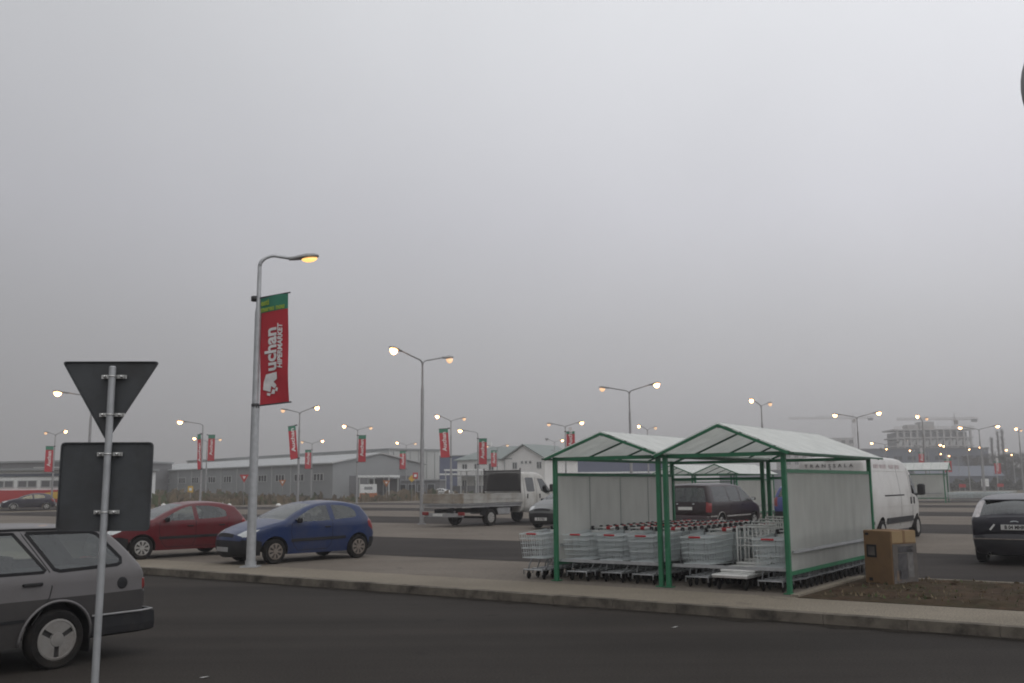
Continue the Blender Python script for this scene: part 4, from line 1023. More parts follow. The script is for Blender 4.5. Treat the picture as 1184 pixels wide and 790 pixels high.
def lamps():
    A = HEAD_V; B = math.atan2(UY, UX)
    ar = lambda h: [h+math.pi, h]       # first arm points to the left of the picture, second to the right
    # nearest lamp with the large banner
    b = (-5.48, 20.62, LOT)
    lamp(b, 'nearest single-arm street lamp, galvanised, in front of the blue hatchback, carrying the large banner', 6.61, [R(8)], hot=(0,), near=True, arm_len=.66, rise=.20)
    banner(b, 'large red banner with white vertical lettering and green top on the nearest lamp post', 3.35, 5.69, .81, R(-28), detail=True, gap=.12, tilt=R(2.5))
    T = [  # x, y, height, orientation, hot arms, label
        (-4.0, 42.9, 7.50, 'A', (0,), 'tall double-arm street lamp left of the white flatbed truck'),
        (7.3, 60.4, 7.75, 'B', (1,), 'double-arm street lamp rising behind the left shelter roof'),
        (18.7, 72.8, 7.75, 'A', (0,), 'double-arm street lamp rising behind the ridge of the right shelter'),
        (30.7, 86.5, 7.75, 'B', (0, 1), 'double-arm street lamp above the white panel van with both lamps glowing'),
        (-16.6, 75.5, 7.75, 'B', (1,), 'double-arm street lamp just right of the near lamp post, carrying a slanting banner'),
        (-15.8, 98.9, 7.75, 'A', (0,), 'double-arm street lamp in front of the warehouse gable, above the blue hatchback'),
        (-5.5, 86.4, 7.75, 'A', (0,), 'double-arm street lamp with a banner on its left, in front of the blue hall'),
        (-37.8, 120.3, 7.75, 'A', (0,), 'far double-arm street lamp half hidden behind the single lamp left of the near post'),
        (-26.7, 129.4, 7.75, 'B', (1,), 'far double-arm street lamp before the end of the long warehouse wall'),
        (-15.0, 137.0, 7.75, 'A', (0,), 'far double-arm street lamp before the right half of the warehouse gable'),
        (-48.6, 103.2, 7.75, 'B', (1,), 'double-arm street lamp beside the red and white store'),
        (5.2, 96.2, 7.75, 'B', (1,), 'double-arm street lamp beyond the left shelter roof with a green-topped banner'),
        (14.3, 103.2, 7.75, 'A', (0,), 'small double-arm street lamp seen between the two shelter roof peaks'),
        (-2.4, 148.4, 7.75, 'B', (), 'faint double-arm street lamp over the roof of the white house'),
        (38.8, 91.9, 7.75, 'A', (0,), 'double-arm street lamp in front of the concrete building shell'),
        (52.1, 108.6, 7.75, 'B', (0, 1), 'double-arm street lamp with two glowing heads left of the poplars'),
        (59.7, 114.7, 7.75, 'A', (0,), 'double-arm street lamp at the right edge of the picture'),
    ]
    for (x, y, h, o, hot, lb) in T: lamp((x, y, LOT), lb, h, ar(A if o == 'A' else B), hot=hot, arm_len=1.45, rise=.50)
    S = [(-3.4, 94.4, 'single-arm street lamp before the white house, carrying a banner on its right'),
         (-25.1, 78.6, 'single-arm street lamp left of the near lamp post, leaning banner on its left'),
         (-23.6, 54.2, 'single-arm street lamp whose post is hidden behind the triangular sign')]
    for (x, y, lb) in S: lamp((x, y, LOT), lb, 7.0, [math.pi+R(18)], hot=(0,), arm_len=1.30, rise=.40)
    # far points of light
    far = [(1020, 146, 'far lamp above the ridge of the shelter beside the van, upper of two'), (1018, 172, 'far lamp near the shelter roof beside the van, lower of two'), (1051, 185, 'far faint lamp under the left end of the concrete shell'),
           (1069, 158, 'far lamp under the middle of the concrete shell'), (1090, 164, 'far lamp under the right half of the concrete shell'), (1081, 205, 'far lamp low before the blue-grey block'),
           (1103, 222, 'far lamp before the right end of the blue-grey block'), (1114, 178, 'far lamp at the right corner of the concrete shell'), (1131, 172, 'far lamp left of the three poplars'),
           (1146, 186, 'far lamp in front of the poplars'), (1166, 220, 'far reddish lamp over the bare trees right of the poplars'), (640, 128, 'far lamp left of the left shelter roof, upper of two'),
           (644, 165, 'far lamp left of the left shelter roof, lower of two'), (931, 230, 'far lamp seen under the eave of the right shelter')]
    for i, (px, d, lb) in enumerate(far):
        lamp(((px-592)/1120*d, d, 0), lb, 7.75, ar(A if i % 3 else B), group='far lamps at the back of the car park', hot=(i % 2,), arm_len=1.45, rise=.50, off=True)
    # banners of the further lamps: lamp xy, z0, z1, width, heading
    Bn = [(-16.6, 75.5, 3.9, 6.45, .85, R(243), 'slanting red banner on the double lamp just right of the near post', R(-9)),
          (-15.8, 98.9, 4.15, 6.85, .80, R(-10), 'red banner with green top before the warehouse gable, right of its post', 0),
          (-5.5, 86.4, 4.2, 6.75, .80, math.pi+R(10), 'red banner with green top on the left of a post before the blue hall', R(-4)),
          (-3.4, 94.4, 3.7, 6.2, .80, R(-12), 'red banner with green top before the left half of the white house', 0),
          (-2.4, 148.4, 4.5, 7.0, .85, math.pi+R(8), 'small red banner before the middle of the white house', 0),
          (-15.0, 137.0, 4.1, 6.6, .80, math.pi+R(6), 'small red banner before the right half of the warehouse gable', 0),
          (-26.7, 129.4, 4.1, 6.6, .80, math.pi+R(4), 'small red banner before the end of the long warehouse wall', 0),
          (-37.8, 120.3, 5.0, 8.2, .90, R(-8), 'red banner on the far double lamp left of the near post', 0),
          (-25.1, 78.6, 3.2, 6.0, .7, R(268), 'narrow red banner leaning from the single lamp left of the near post', R(-7)),
          (-48.6, 103.2, 3.5, 6.2, .75, math.pi+R(30), 'red banner on the lamp beside the red and white store', 0),
          (5.2, 96.2, 5.1, 6.9, .85, R(-14), 'red banner with green top beyond the left shelter roof', 0)]
    for (x, y, a, b_, w_, hd, lb, tl) in Bn: banner((x, y, LOT), lb, a, b_, w_, hd, tilt=tl)
    for (px, d, z0, z1, lb) in ((1057, 185, 5.3, 7.4, 'far red banner above the distant shelter beside the van'), (1086, 164, 3.4, 5.6, 'far faint red banner right of the distant shelter'), (1143, 186, 3.2, 5.6, 'far faint red banner below the poplars')):
        banner(((px-592)/1120*d, d, 0), lb, z0, z1, 1.15, R(-5))

# ------------------------------------------------------------------ road sign seen from behind
def road_sign():
    root = thing('road_sign', 'back of a grey triangular road sign above a square plate on a leaning steel pole', 'road sign', (-3.045, 7.3, -0.012))
    lean = R(.25)
    mb = MB(); mb.tube([(0, 0, 0), (0, 0, 2.68)], .0265, 16); mb.lathe([(.0265, 2.68), (.018, 2.688), (0, 2.69)], 16, 'Z'); mb.build('pole', M['galv'], root, sharp=40)
    def plate(poly, z, name, mat, rim=.012):
        # rounded polygon, thin tray with a folded lip towards the pole
        P = []
        n = len(poly)
        for i in range(n):
            a, b, c = Vector(poly[i-1]), Vector(poly[i]), Vector(poly[(i+1) % n]); r = .035
            p, q = b+(a-b).normalized()*r, b+(c-b).normalized()*r
            for k in range(5): t = k/4; P.append(tuple(p*(1-t)**2+b*2*t*(1-t)+q*t*t))
        mb = MB(); mb.prism(P, .003, ((0, .055, z), (1, 0, 0), (0, 0, 1), (0, 1, 0)))
        m = len(P); c = Vector((sum(p[0] for p in P)/m, sum(p[1] for p in P)/m))
        o = len(mb.v); inn = [c+(Vector(p)-c)*(1-.012/max(.1, (Vector(p)-c).length)*1.0) for p in P]
        vs = [(p[0], .055, z+p[1]) for p in P]+[(p[0], .040, z+p[1]) for p in P]+[(p[0], .040, z+p[1]) for p in inn]+[(p[0], .0545, z+p[1]) for p in inn]
        fs = []
        for k in range(3):
            for i in range(m): fs.append((k*m+i, k*m+(i+1) % m, (k+1)*m+(i+1) % m, (k+1)*m+i))
        mb.add(vs, fs); return mb.build(name, mat, root)
    plate([(-.400, .61), (.335, .61), (-.033, 0)], 2.12, 'triangle_plate', M['signback'])
    plate([(-.370, .33), (.320, .33), (.320, -.33), (-.370, -.33)], 1.785, 'square_plate', M['signback'])
    for z in (2.61, 2.32, 2.025, 1.595):
        mb = MB(); mb.tube([(.0275*math.cos(a), .0275*math.sin(a), z) for a in [R(180)+R(180)*k/10 for k in range(11)]], .006, 6)
        mb.box((0, .040, z), (.19, .006, .028)); mb.box((-.055, .022, z), (.055, .006, .026)); mb.box((.055, .022, z), (.055, .006, .026))
        for s in (1, -1): mb.lathe([(0, -.018), (.010, -.018), (.011, -.006), (.011, .03)], 8, 'Y', (s*.062, .016, z))
        mb.build('clamp', M['bolt'], root)
    root.rotation_euler = (0, lean, R(1.5))

# ------------------------------------------------------------------ trolley shelters
def shelter(label, u0, v0, W_=2.1, D=4.7, eave=2.24, apex=2.66, side='', base=LOT, sc=1.0, front_rail=True, rz=0.0, group='green trolley shelters'):
    p = uv(u0, v0); root = thing('trolley_shelter', label, 'shelter', (p.x, p.y, base), -PHI+rz, group)
    # local x = along the kerb, local y = away
    root.scale = (sc, sc, sc); e = eave-base; a = apex-base; ps = .062
    for x in (ps/2, W_-ps/2):
        for y in (0, D):
            mb = MB(); mb.rbox((x, y, e/2), (ps*1.15, ps*1.15, e), .006); mb.box((x, y, .006), (.15, .15, .012)); mb.build('post', M['green'], root)
    for y in (0, D):
        mb = MB(); mb.box((W_/2, y, e-.035), (W_-2*ps*1.08, .05, .06)); mb.build('cross_beam', M['green'], root)
    mb = MB(); mb.box((W_/2, D, e-.38), (W_-2*ps*1.08, .04, .05)); mb.build('back_rail', M['green'], root)
    for x in (ps/2, W_-ps/2):
        mb = MB(); mb.box((x, D/2, e-.03), (.05, D-.09, .05)); mb.build('eave_beam', M['green'], root)
    # rafters: frames at intervals
    oh = .10; y0, y1 = -.12, D+.28; nfr = 5
    sl = math.hypot(W_/2+oh, a-e); tz = (a-e)/(W_/2)
    for k in range(nfr):
        y = y0+(y1-y0)*k/(nfr-1); mb = MB(); th = .045 if k in (0, nfr-1) else .032
        for s in (-1, 1):
            pts = [(W_/2, y, a), (W_/2+s*(W_/2+oh), y, a-tz*(W_/2+oh))]
            mb.tube(pts, th/2*1.25, 4, smooth=False)
        mb.build('rafter', M['green'] if k in (0, nfr-1) else M['green_dark'], root)
    mb = MB(); mb.tube([(W_/2, y0+.02, a-.02), (W_/2, y1-.02, a-.02)], .022, 4, smooth=False); mb.build('ridge_beam', M['green_dark'], root)
    for s in (-1, 1):
        mb = MB(); n = 6
        for k in range(n):
            ya, yb = y0+(y1-y0)*k/n, y0+(y1-y0)*(k+1)/n-.015
            o = .036; xa, xb = W_/2+s*.01, W_/2+s*(W_/2+oh+.05); za, zb = a+o-.01*tz, a+o-tz*(W_/2+oh+.05)
            q = [(xa, ya, za), (xb, ya, zb), (xb, yb, zb), (xa, yb, za)]; t = Vector((0, 0, .010))
            mb.add([Vector(c) for c in q]+[Vector(c)+t for c in q], [(3, 2, 1, 0), (4, 5, 6, 7), (0, 1, 5, 4), (1, 2, 6, 5), (2, 3, 7, 6), (3, 0, 4, 7)])
        mb.build('roof_panel', M['roofsheet'], root)
        mb = MB(); xb = W_/2+s*(W_/2+oh+.06); mb.tube([(xb, y0, a-tz*(W_/2+oh+.04)+.02), (xb, y1, a-tz*(W_/2+oh+.04)+.02)], .02, 4, smooth=False); mb.build('eave_trim', M['green_dark'], root)
    def sidep(x, sgn):
        mb = MB(); mb.box((x, D/2, (1.80+.30)/2), (.012, D-.10, 1.46)); pn = mb.build('side_panel', M['panel'], root)
        for z in (1.81, .29):
            m2 = MB(); m2.box((x, D/2, z), (.035, D-.09, .055)); m2.build('panel_rail', M['green'], root)
        mb = MB(); mb.box((x-sgn*.05, D/2, .60), (.03, D-.14, .045)); mb.box((x+sgn*.035, D/2, .60), (.03, D-.3, .04)); mb.build('bumper_rail', M['galv'], root)
        for k in range(1, 4): mb = MB(); mb.box((x-sgn*.012, D*k/4, 1.05), (.010, .025, 1.45)); mb.build('panel_batten', M['clad_light'], root)
    if 'L' in side: sidep(ps/2, -1)
    if 'R' in side: sidep(W_-ps/2, 1)
    if front_rail:
        mb = MB(); mb.box((W_/2, .05, .345), (W_-.16, .025, .05)); mb.build('front_rail', M['galv'], root)
    return root

# ------------------------------------------------------------------ shopping carts
def cart_meshes():
    """nose towards +x, origin under the middle"""
    b = MB(); r = .0036
    def bar(p, q, rr=r, mi=0): b.tube([p, q], rr, 4, mi=mi, cap=False, smooth=False)
    # basket: rear opening x=-.40, nose x=.52; top width .56 rear -> .42 nose; bottom z .52 rear -> .58 nose, top z .98 rear -> .88 nose
    def pt(t, s, h):
        x = -.40+.90*t+.05*h*t; w = (.285-.030*t)*(0.86+.14*h); zb = .34+.03*t; zt = .83-.05*t
        return (x, s*w, zb+(zt-zb)*h)
    for h in (0, .2, .4, .6, .8, 1.0):
        rr = .008 if h in (0, 1.0) else (.0065 if h in (.4, .8) else r)
        for s in (-1, 1): bar(pt(0, s, h), pt(1, s, h), rr)
        bar(pt(1, -1, h), pt(1, 1, h), rr*1.15)
    for k in range(19):
        t = k/18
        for s in (-1, 1): bar(pt(t, s, 0), pt(t, s, 1), .0026)
        bar(pt(t, -1, 0), pt(t, 1, 0), .0026)
    for k in range(11):
        s = -1+2*k/10; bar(pt(1, s, 0), pt(1, s, 1), .0026); bar(pt(0, s, 0), pt(1, s, 0), .0026); bar(pt(0, s, .05), pt(.12, s, 1.0), .0026)
    basket = b.mesh('basket', M['chrome'])
    b = MB()
    for s in (-1, 1):
        b.tube([(-.52, s*.26, .855), (-.46, s*.265, .83), (-.40, s*.255, .50), (-.40, s*.27, .20), (-.36, s*.27, .155), (.46, s*.17, .155), (.50, s*.14, .165)], .0125, 6)
        b.tube([(-.38, s*.25, .36), (.20, s*.20, .36), (.30, s*.2, .26), (.38, s*.18, .17)], .011, 6)
    b.tube([(.49, -.20, .165), (.49, .20, .165)], .012, 6); b.tube([(-.38, -.26, .2), (-.38, .26, .2)], .011, 6); b.tube([(-.39, -.255, .37), (-.39, .255, .37)], .012, 6)
    for k in range(4): y = -.15+.10*k; b.tube([(-.30, y, .165), (.46, y*.9, .165)], .005, 4)
    chassis = b.mesh('chassis', M['cartframe']); b = MB(); b.tube([(.515, -.19, .085), (.515, -.19, .165), (.515, .19, .165), (.515, .19, .085)], .014, 6); toe = b.mesh('toe_bar', M['galv'])
    b = MB(); b.tube([(-.53, -.235, .86), (-.53, .235, .86)], .017, 8); handle = b.mesh('handle', M['whiteplastic'])
    b = MB()
    b.rbox((-.525, 0, .855), (.07, .055, .075), .012)
    ends = b.mesh('handle_end', M['blackplastic']); b = MB(); b.rbox((-.53, 0, .86), (.05, .08, .055), .01); lock = b.mesh('coin_lock', M['redplastic'])
    b = MB(); b.rbox((-.345, 0, .77), (.02, .34, .10), .006, mat=Matrix.Rotation(R(12), 3, 'Y')); flap = b.mesh('child_seat', M['whiteplastic'])
    b = MB(); b.rbox((.56, 0, .785), (.022, .20, .030), .006); bumper = b.mesh('nose_strip', M['redplastic'])
    b = MB(); b.lathe([(0, -.012), (.055, -.012), (.062, -.006), (.062, .006), (.055, .012), (0, .012)], 12, 'Y', (0, 0, .062)); b.box((0, .017, .095), (.02, .005, .09)); b.box((0, -.017, .095), (.02, .005, .09)); b.box((.008, 0, .142), (.045, .045, .012))
    wheel_ = b.mesh('caster', [M['rubber']])
    return dict(basket=basket, chassis=chassis, handle=handle, ends=ends, flap=flap, bumper=bumper, wheel=wheel_, lock=lock, toe=toe)

def ordinal(n):
    return ['front', 'second', 'third', 'fourth', 'fifth', 'sixth', 'seventh', 'eighth', 'ninth', 'tenth', 'eleventh', 'twelfth', 'thirteenth', 'fourteenth', 'fifteenth', 'sixteenth', 'seventeenth', 'eighteenth', 'nineteenth', 'twentieth'][n]
def carts():
    cm = cart_meshes()
    proto = []
    for red in (0, 1):
        root = thing('shopping_cart', '', 'shopping cart', (0, 0, 0), 0, 'nested shopping carts in the shelters')
        link('basket', cm['basket'], root); link('chassis', cm['chassis'], root); h = link('handle', cm['handle'], root); [setattr(link('handle_end', cm['ends'], h), 'location', (0, y_, 0)) for y_ in (-.25, .25)]; setattr(link('coin_lock', cm['lock'], h), 'location', (0, .07 if red else -.06, 0)); link('child_seat', cm['flap'], root)
        if red: link('nose_strip', cm['bumper'], root)
        link('toe_bar', cm['toe'], root)
        for x, s in ((.40, .16), (.40, -.16), (-.34, .26), (-.34, -.26)):
            w_ = link('caster', cm['wheel'], root); w_.location = (x, s, 0)
        proto.append(root)
    used = [False, False]
    rows = [  # u, first v, count, wording, red strip
        (-9.70, 14.95, 12, 'row outside the left shelter', 1), (-8.86, 15.05, 15, 'row beside the milky side wall', 1), (-8.24, 15.12, 15, 'middle row of the left shelter', 1), (-7.62, 15.10, 15, 'row left of the paired middle posts', 1),
        (-6.70, 15.12, 15, 'row right of the paired middle posts', 1), (-5.44, 15.02, 16, 'row along the right side wall', 1)]
    for (u, v0, n, wd, red) in rows:
        for k in range(n):
            t = 1 if k == 0 else 0
            if used[t] is False: o = proto[t]; used[t] = True
            else: o = copy_tree(proto[t])
            v = v0+.262*k; p = uv(u+rnd.uniform(-.012, .012), v+rnd.uniform(-.02, .02), LOT-.003)
            o.location = p; o.rotation_euler = (0, 0, HEAD_V+math.pi+R(rnd.uniform(-1.2, 1.2)))
            o['label'] = '%s shopping cart of the %s' % (ordinal(k), wd)
    # flat trolleys between two rows
    for k in range(5):
        root = thing('platform_trolley', '', 'platform trolley', (0, 0, 0), 0, 'flat platform trolleys')
        if k == 0:
            mb = MB()
            mb.rbox((.02, 0, .225), (1.06, .58, .03), .008); tp = mb.mesh('platform', M['whiteplastic'])
            mb = MB()
            for s in (-1, 1): mb.tube([(-.5, s*.27, .22), (-.5, s*.27, 0.92)], .014, 8); mb.tube([(-.48, s*.25, .19), (.5, s*.25, .19)], .014, 6)
            mb.tube([(.52, -.28, .20), (.52, .28, .20)], .016, 6); mb.tube([(-.5, -.27, .92), (-.5, .27, .92)], .016, 8); mb.tube([(-.5, -.27, .74), (-.5, .27, .74)], .013, 6); mb.tube([(-.5, -.27, .62), (-.5, .27, .62)], .013, 6)
            for j in range(7): y = -.22+.0733*j; mb.tube([(-.5, y, .24), (-.5, y, .92)], .007, 5)
            fr = mb.mesh('frame', M['whiteplastic'])
        link('platform', tp, root); link('frame', fr, root)
        for x, s in ((.42, .22), (.42, -.22), (-.42, .22), (-.42, -.22)):
            w_ = link('caster', cm['wheel'], root); w_.location = (x, s, 0); w_.scale = (1.2, 1.2, 1.15)
        p = uv(-6.07, 15.0+.33*k, LOT-.003+.034*k); root.location = p; root.rotation_euler = (0, R(-1.5) if k else 0, HEAD_V+math.pi)
        root['label'] = '%s white platform trolley of the stack between two rows of shopping carts' % ordinal(k)
    # low-detail rows of carts in front of the far shelter
    for r_ in range(2):
        for k in range(9):
            root = thing('shopping_cart', '%s shopping cart of the %s far row beside the distant shelter' % (ordinal(k), ('left', 'right')[r_]), 'shopping cart', (0, 0, 0), 0, 'far shopping carts by the distant shelter')
            link('basket', cm['basket'], root); link('chassis', cm['chassis'], root); link('handle', cm['handle'], root)
            root.location = (35.0+2.6*r_+.27*k, 78.5+.02*k, LOT); root.rotation_euler = (0, 0, R(200))

def cardboard_box():
    p = uv(-4.15, 16.42); root = thing('cardboard_box', 'large upright brown cardboard box standing by the right shelter on the earth bed', 'box', (p.x, p.y, LOT+.02), R(-62))
    # local frame: -y face looks left-front, +x face looks right-front
    w, d, h = .56, .56, .85; mb = MB(); mb.rbox((0, 0, h/2), (w, d, h), .012); mb.build('carton', M['card'], root)
    mb = MB(); mb.box((w/2+.0035, 0, h*.885), (.005, d-.03, h*.21)); mb.build('light_flap', M['card_light'], root)
    mb = MB(); mb.box((w/2+.005, .0, h*.39), (.006, d-.02, h*.74)); mb.build('printed_side', M['cardprint'], root)
    for (yy, zz, ww, hh_, mt_) in ((-.06, .30, .20, .40, 'trim'), (.12, .36, .13, .46, 'clad'), (.02, .56, .34, .10, 'seat'), (-.16, .16, .10, .16, 'card')):
        mb = MB(); mb.rbox((w/2+.0088, yy, zz*h/.85), (.003, ww, hh_), .001); mb.build('print_patch', pm('faded_'+mt_, {'trim': (.055, .052, .055), 'clad': (.15, .145, .14), 'seat': (.04, .038, .042), 'card': (.14, .10, .07)}[mt_], .6, var=.4, scale=9, dark=(.08, .075, .075), dscale=7, damt=.8), root)
    mb = MB(); mb.rbox((-.12, -d/2-.003, h*.62), (.20, .006, .20), .002); q = mb.build('printed_square', M['trim'], root)
    mb = MB(); mb.rbox((-.12, -d/2-.0075, h*.62), (.135, .004, .135), .001); mb.build('square_centre', M['cardprint'], q)
    mb = MB(); mb.box((-.2, -d/2-.0025, h*.93), (.07, .004, .035)); mb.build('printed_mark', M['trim'], root)
    mb = MB(); mb.box((-.16, -d/2-.0025, h*.1), (.07, .004, .05)); mb.build('printed_mark', M['trim'], root)
    mb = MB(); mb.box((w/2+.0065, 0, h*.885), (.004, .05, h*.22)); mb.box((0, 0, h+.003), (w*.98, .05, .004)); mb.build('tape', M['card'], root)

# ------------------------------------------------------------------ far buildings
def frame_thing(name, label, cat, origin, xdir, group=None):
    a = math.atan2(xdir[1], xdir[0]); return thing(name, label, cat, origin, a, group)
def windows(root, rects, y, mat_f, mat_p, name='window'):
    for (x, z, w, h, n) in rects:
        mb = MB(); t = .10
        mb.box((x, y-.03, z-h/2), (w+2*t, .08, t)); mb.box((x, y-.03, z+h/2), (w+2*t, .08, t))
        for s in (-1, 1): mb.box((x+s*(w/2+t/2), y-.03, z), (t, .08, h-t))
        for k in range(1, n): mb.box((x-w/2+w*k/n, y-.03, z), (t*1.6, .07, h-t))
        f = mb.build(name, mat_f, root)
        mb = MB(); mb.box((x, y-.01, z), (w, .03, h-t)); mb.build('pane', mat_p, f)

def gable_hall(root, L, D, eave, ridge, mw, mr, oh=.3, ridge_along='x'):
    mb = MB(); mb.box((L/2, D/2, eave/2), (L, D, eave)); w = mb.build('wall', mw, root)
    if ridge_along == 'x':
        for x in (0.0, L): mb = MB(); mb.add([(x, 0, eave), (x, D, eave), (x, D/2, ridge)], [(0, 1, 2)]); mb.build('gable', mw, root)
        q = [(-oh, -oh), (L+oh, -oh)]; mb = MB(); t = .18
        k = (ridge-eave)/(D/2)
        for s in (0, 1):
            y0 = -oh if s == 0 else D+oh; z0 = eave-k*oh
            c = [(-oh, y0, z0+.02), (L+oh, y0, z0+.02), (L+oh, D/2, ridge+.02), (-oh, D/2, ridge+.02)]; T = Vector((0, 0, t))
            mb.add([Vector(p) for p in c]+[Vector(p)+T for p in c], [(3, 2, 1, 0), (4, 5, 6, 7), (0, 1, 5, 4), (1, 2, 6, 5), (2, 3, 7, 6), (3, 0, 4, 7)])
        mb.build('roof', mr, root)

def far_buildings():
    gz = ground_z
    # long warehouse: local x runs from the far left end to the near corner, front faces -y
    ax, ay = -24.0, 130.0; wx, wy = .66, -.751; L = 68.0
    o = (ax-wx*L, ay-wy*L, .3)
    r = frame_thing('warehouse', 'long low grey warehouse with a row of dark triple windows and pale roof', 'warehouse', o, (wx, wy))
    mb = MB(); D = 15.0; e = 4.6; rg = 6.0
    gable_hall(r, L, D, e, rg, M['clad'], M['clad_roof'])
    wr = []
    for px in (178, 196, 213, 228, 247, 265, 305, 325, 347, 369):
        # position along the wall from the pixel column
        q = (px-592)/1120; s = ((ax-q*ay)/(-wx*-1+0) if False else None)
        # point = A - w*t ; x/y = q
        t = (ax-q*ay)/(wx-q*wy); wr.append((L-t, 2.85, 2.5, .95, 3))
    windows(r, wr, 0, M['clad_light'], M['wdark'])
    mb = MB(); 
    for k in range(1, 12): mb.box((L*k/12, -.05, e/2), (.16, .06, e-.1))
    mb.build('wall_rib', M['clad_light'], r)
    # dock doors in the gable (local x = L face)
    for y in (4.0, 8.2, 12.2):
        mb = MB(); mb.box((L+.04, y, 1.5), (.08, 2.8, 3.0)); mb.build('dock_door', M['concrete_dark'], r)
    # taller hall behind
    bx, by = -18.9, 148.5; o = (bx-wx*75, by-wy*75, .3)
    r = frame_thing('tall_hall', 'taller flat-topped pale hall standing behind the long grey warehouse', 'hall', o, (wx, wy))
    mb = MB(); mb.box((37.5, 4.8, 3.55), (75, 9.6, 7.1)); mb.build('wall', M['clad_light'], r)
    mb = MB(); mb.box((37.5, 4.8, 7.2), (75.4, 10.0, .22)); mb.build('parapet', M['clad'], r)
    mb = MB(); 
    for k in range(6): mb.box((75.04, .8+k*1.57, 3.5), (.08, .08, 6.9))
    mb.build('wall_rib', M['clad'], r)
    # canopies
    for (x, y, w, z, lb, n, bh) in ((-20.2, 127.0, 4.4, 3.0, 'white flat canopy before the warehouse gable, above the small white board', 3, .9), (-10.6, 150.0, 5.2, 3.7, 'white flat canopy between the warehouse and the white house', 3, .35)):
        r = thing('canopy', lb, 'canopy', (x, y, gz(x, y)), R(-12)); mb = MB(); mb.box((w/2, 2, z), (w, 4, .28)); mb.build('canopy_roof', M['white_plate'], r)
        for k in range(n):
            for yy in (.2, 3.8): mb = MB(); mb.box((.2+(w-.4)*k/(n-1), yy, z/2-.1), (.14, .14, z-.1)); mb.build('post', M['clad_light'], r)
        mb = MB(); mb.box((w/2, 4.2, z*bh/2), (w, .3, z*bh)); mb.build('back_wall', M['concrete_dark'], r)
    r = thing('guard_cabin', 'low dark glazed cabin between the warehouse gable and the white car', 'cabin', (-16.2, 133.0, gz(-16, 133)), R(-12))
    mb = MB(); mb.box((3.2, 1.5, 1.15), (6.4, 3, 2.3)); mb.build('wall', M['concrete_dark'], r); mb = MB(); mb.box((3.2, 1.5, 2.4), (6.7, 3.3, .16)); mb.build('roof', M['clad'], r)
    windows(r, [(1.2+1.35*k, 1.35, .9, 1.0, 1) for k in range(4)], 0, M['clad'], M['wdark'])
    # blue hall
    o = (-14.5, 190.0, .6); r = frame_thing('blue_hall', 'long blue metal hall behind the white house', 'hall', o, (1, -.12))
    mb = MB(); mb.box((22, 10, 3.5), (44, 20, 7.0)); mb.build('wall', M['bluewall'], r); mb = MB(); mb.box((22, 10, 7.08), (44.4, 20.4, .16)); mb.build('roof', M['clad'], r)
    mb = MB(); mb.box((22, -.04, 3.5), (44, .06, .3)); mb.build('wall_band', M['white_plate'], r)
    # white house: local x along its front (left to right), y away
    Lp = Vector((-9.7, 170.0)); Rp = Vector((5.35, 160.0)); e_ = (Rp-Lp).normalized()
    r = frame_thing('white_house', 'two-storey white house with grey green roof and a gable at its right end', 'house', (Lp.x, Lp.y, .5), e_)
    W_ = (Rp-Lp).length; ev, rd, dp = 5.75, 7.95, 10.5; gx0 = W_-8.0
    mb = MB(); mb.box((W_/2, dp/2, ev/2), (W_, dp, ev)); mb.build('wall', M['housewall'], r)
    mb = MB(); mb.add([(gx0, -.25, ev-.02), (W_, -.25, ev-.02), (W_, -.25, 0), (gx0, -.25, 0), ((gx0+W_)/2, -.25, rd-.05)], [(0, 1, 4), (0, 3, 2, 1)]); mb.add([(gx0, -.25, 0), (gx0, 0, 0), (gx0, 0, ev), (gx0, -.25, ev)], [(0, 1, 2, 3)]); mb.add([(W_, -.25, 0), (W_, .02, 0), (W_, .02, ev), (W_, -.25, ev)], [(0, 1, 2, 3)]); mb.build('gable', M['housewall'], r)
    mb = MB(); oh = .5; ym = dp/2; gxm = (gx0+W_)/2
    # main roof: hipped at the left, running into the cross gable on the right
    def slab(c, t=.16):
        T = Vector((0, 0, t)); n = len(c); mb.add([Vector(p) for p in c]+[Vector(p)+T for p in c], [tuple(range(n-1, -1, -1)), tuple(range(n, 2*n))]+[(i, (i+1) % n, n+(i+1) % n, n+i) for i in range(n)])
    slab([(-oh, -oh, ev-.1), (gxm, -oh+.3, ev-.05), (gxm, ym, rd), (3.6, ym, rd)]); slab([(-oh, dp+oh, ev-.1), (-oh, -oh, ev-.1), (3.6, ym, rd)]); slab([(W_+oh, dp+oh, ev-.1), (-oh, dp+oh, ev-.1), (3.6, ym, rd), (gxm, ym, rd)])
    k = (rd-ev)/(W_-gxm)
    slab([(gx0-oh, -.8, ev-k*oh+.06), (gxm, -.8, rd+.04), (gxm, dp, rd+.04), (gx0-oh, dp, ev-k*oh+.06)]); slab([(gxm, -.8, rd+.04), (W_+oh, -.8, ev-k*oh+.06), (W_+oh, dp, ev-k*oh+.06), (gxm, dp, rd+.04)])
    rf = mb.build('roof', M['houseroof'], r)
    mb = MB(); mb.box((2.6, ym+1, rd+.1), (.5, .5, 1.9)); mb.build('chimney', M['housewall'], rf)
    windows(r, [(1.6, 4.5, .9, 1.1, 2), (4.2, 4.5, .9, 1.1, 2), (7.2, 4.5, .9, 1.1, 2), (1.6, 1.7, .9, 1.2, 2), (4.2, 1.7, .9, 1.2, 2), (7.0, 1.7, .9, 1.2, 2)], 0, M['clad_light'], M['wdark'])
    windows(r, [(gx0+2.1, 4.6, .75, 1.05, 2), (W_-1.1, 4.6, .75, 1.05, 2), (gxm-.45, 5.1, .28, .4, 1), (gxm+.35, 5.1, .28, .4, 1), (gxm+1.15, 5.1, .28, .4, 1)], -.25, M['clad_light'], M['wdark'])
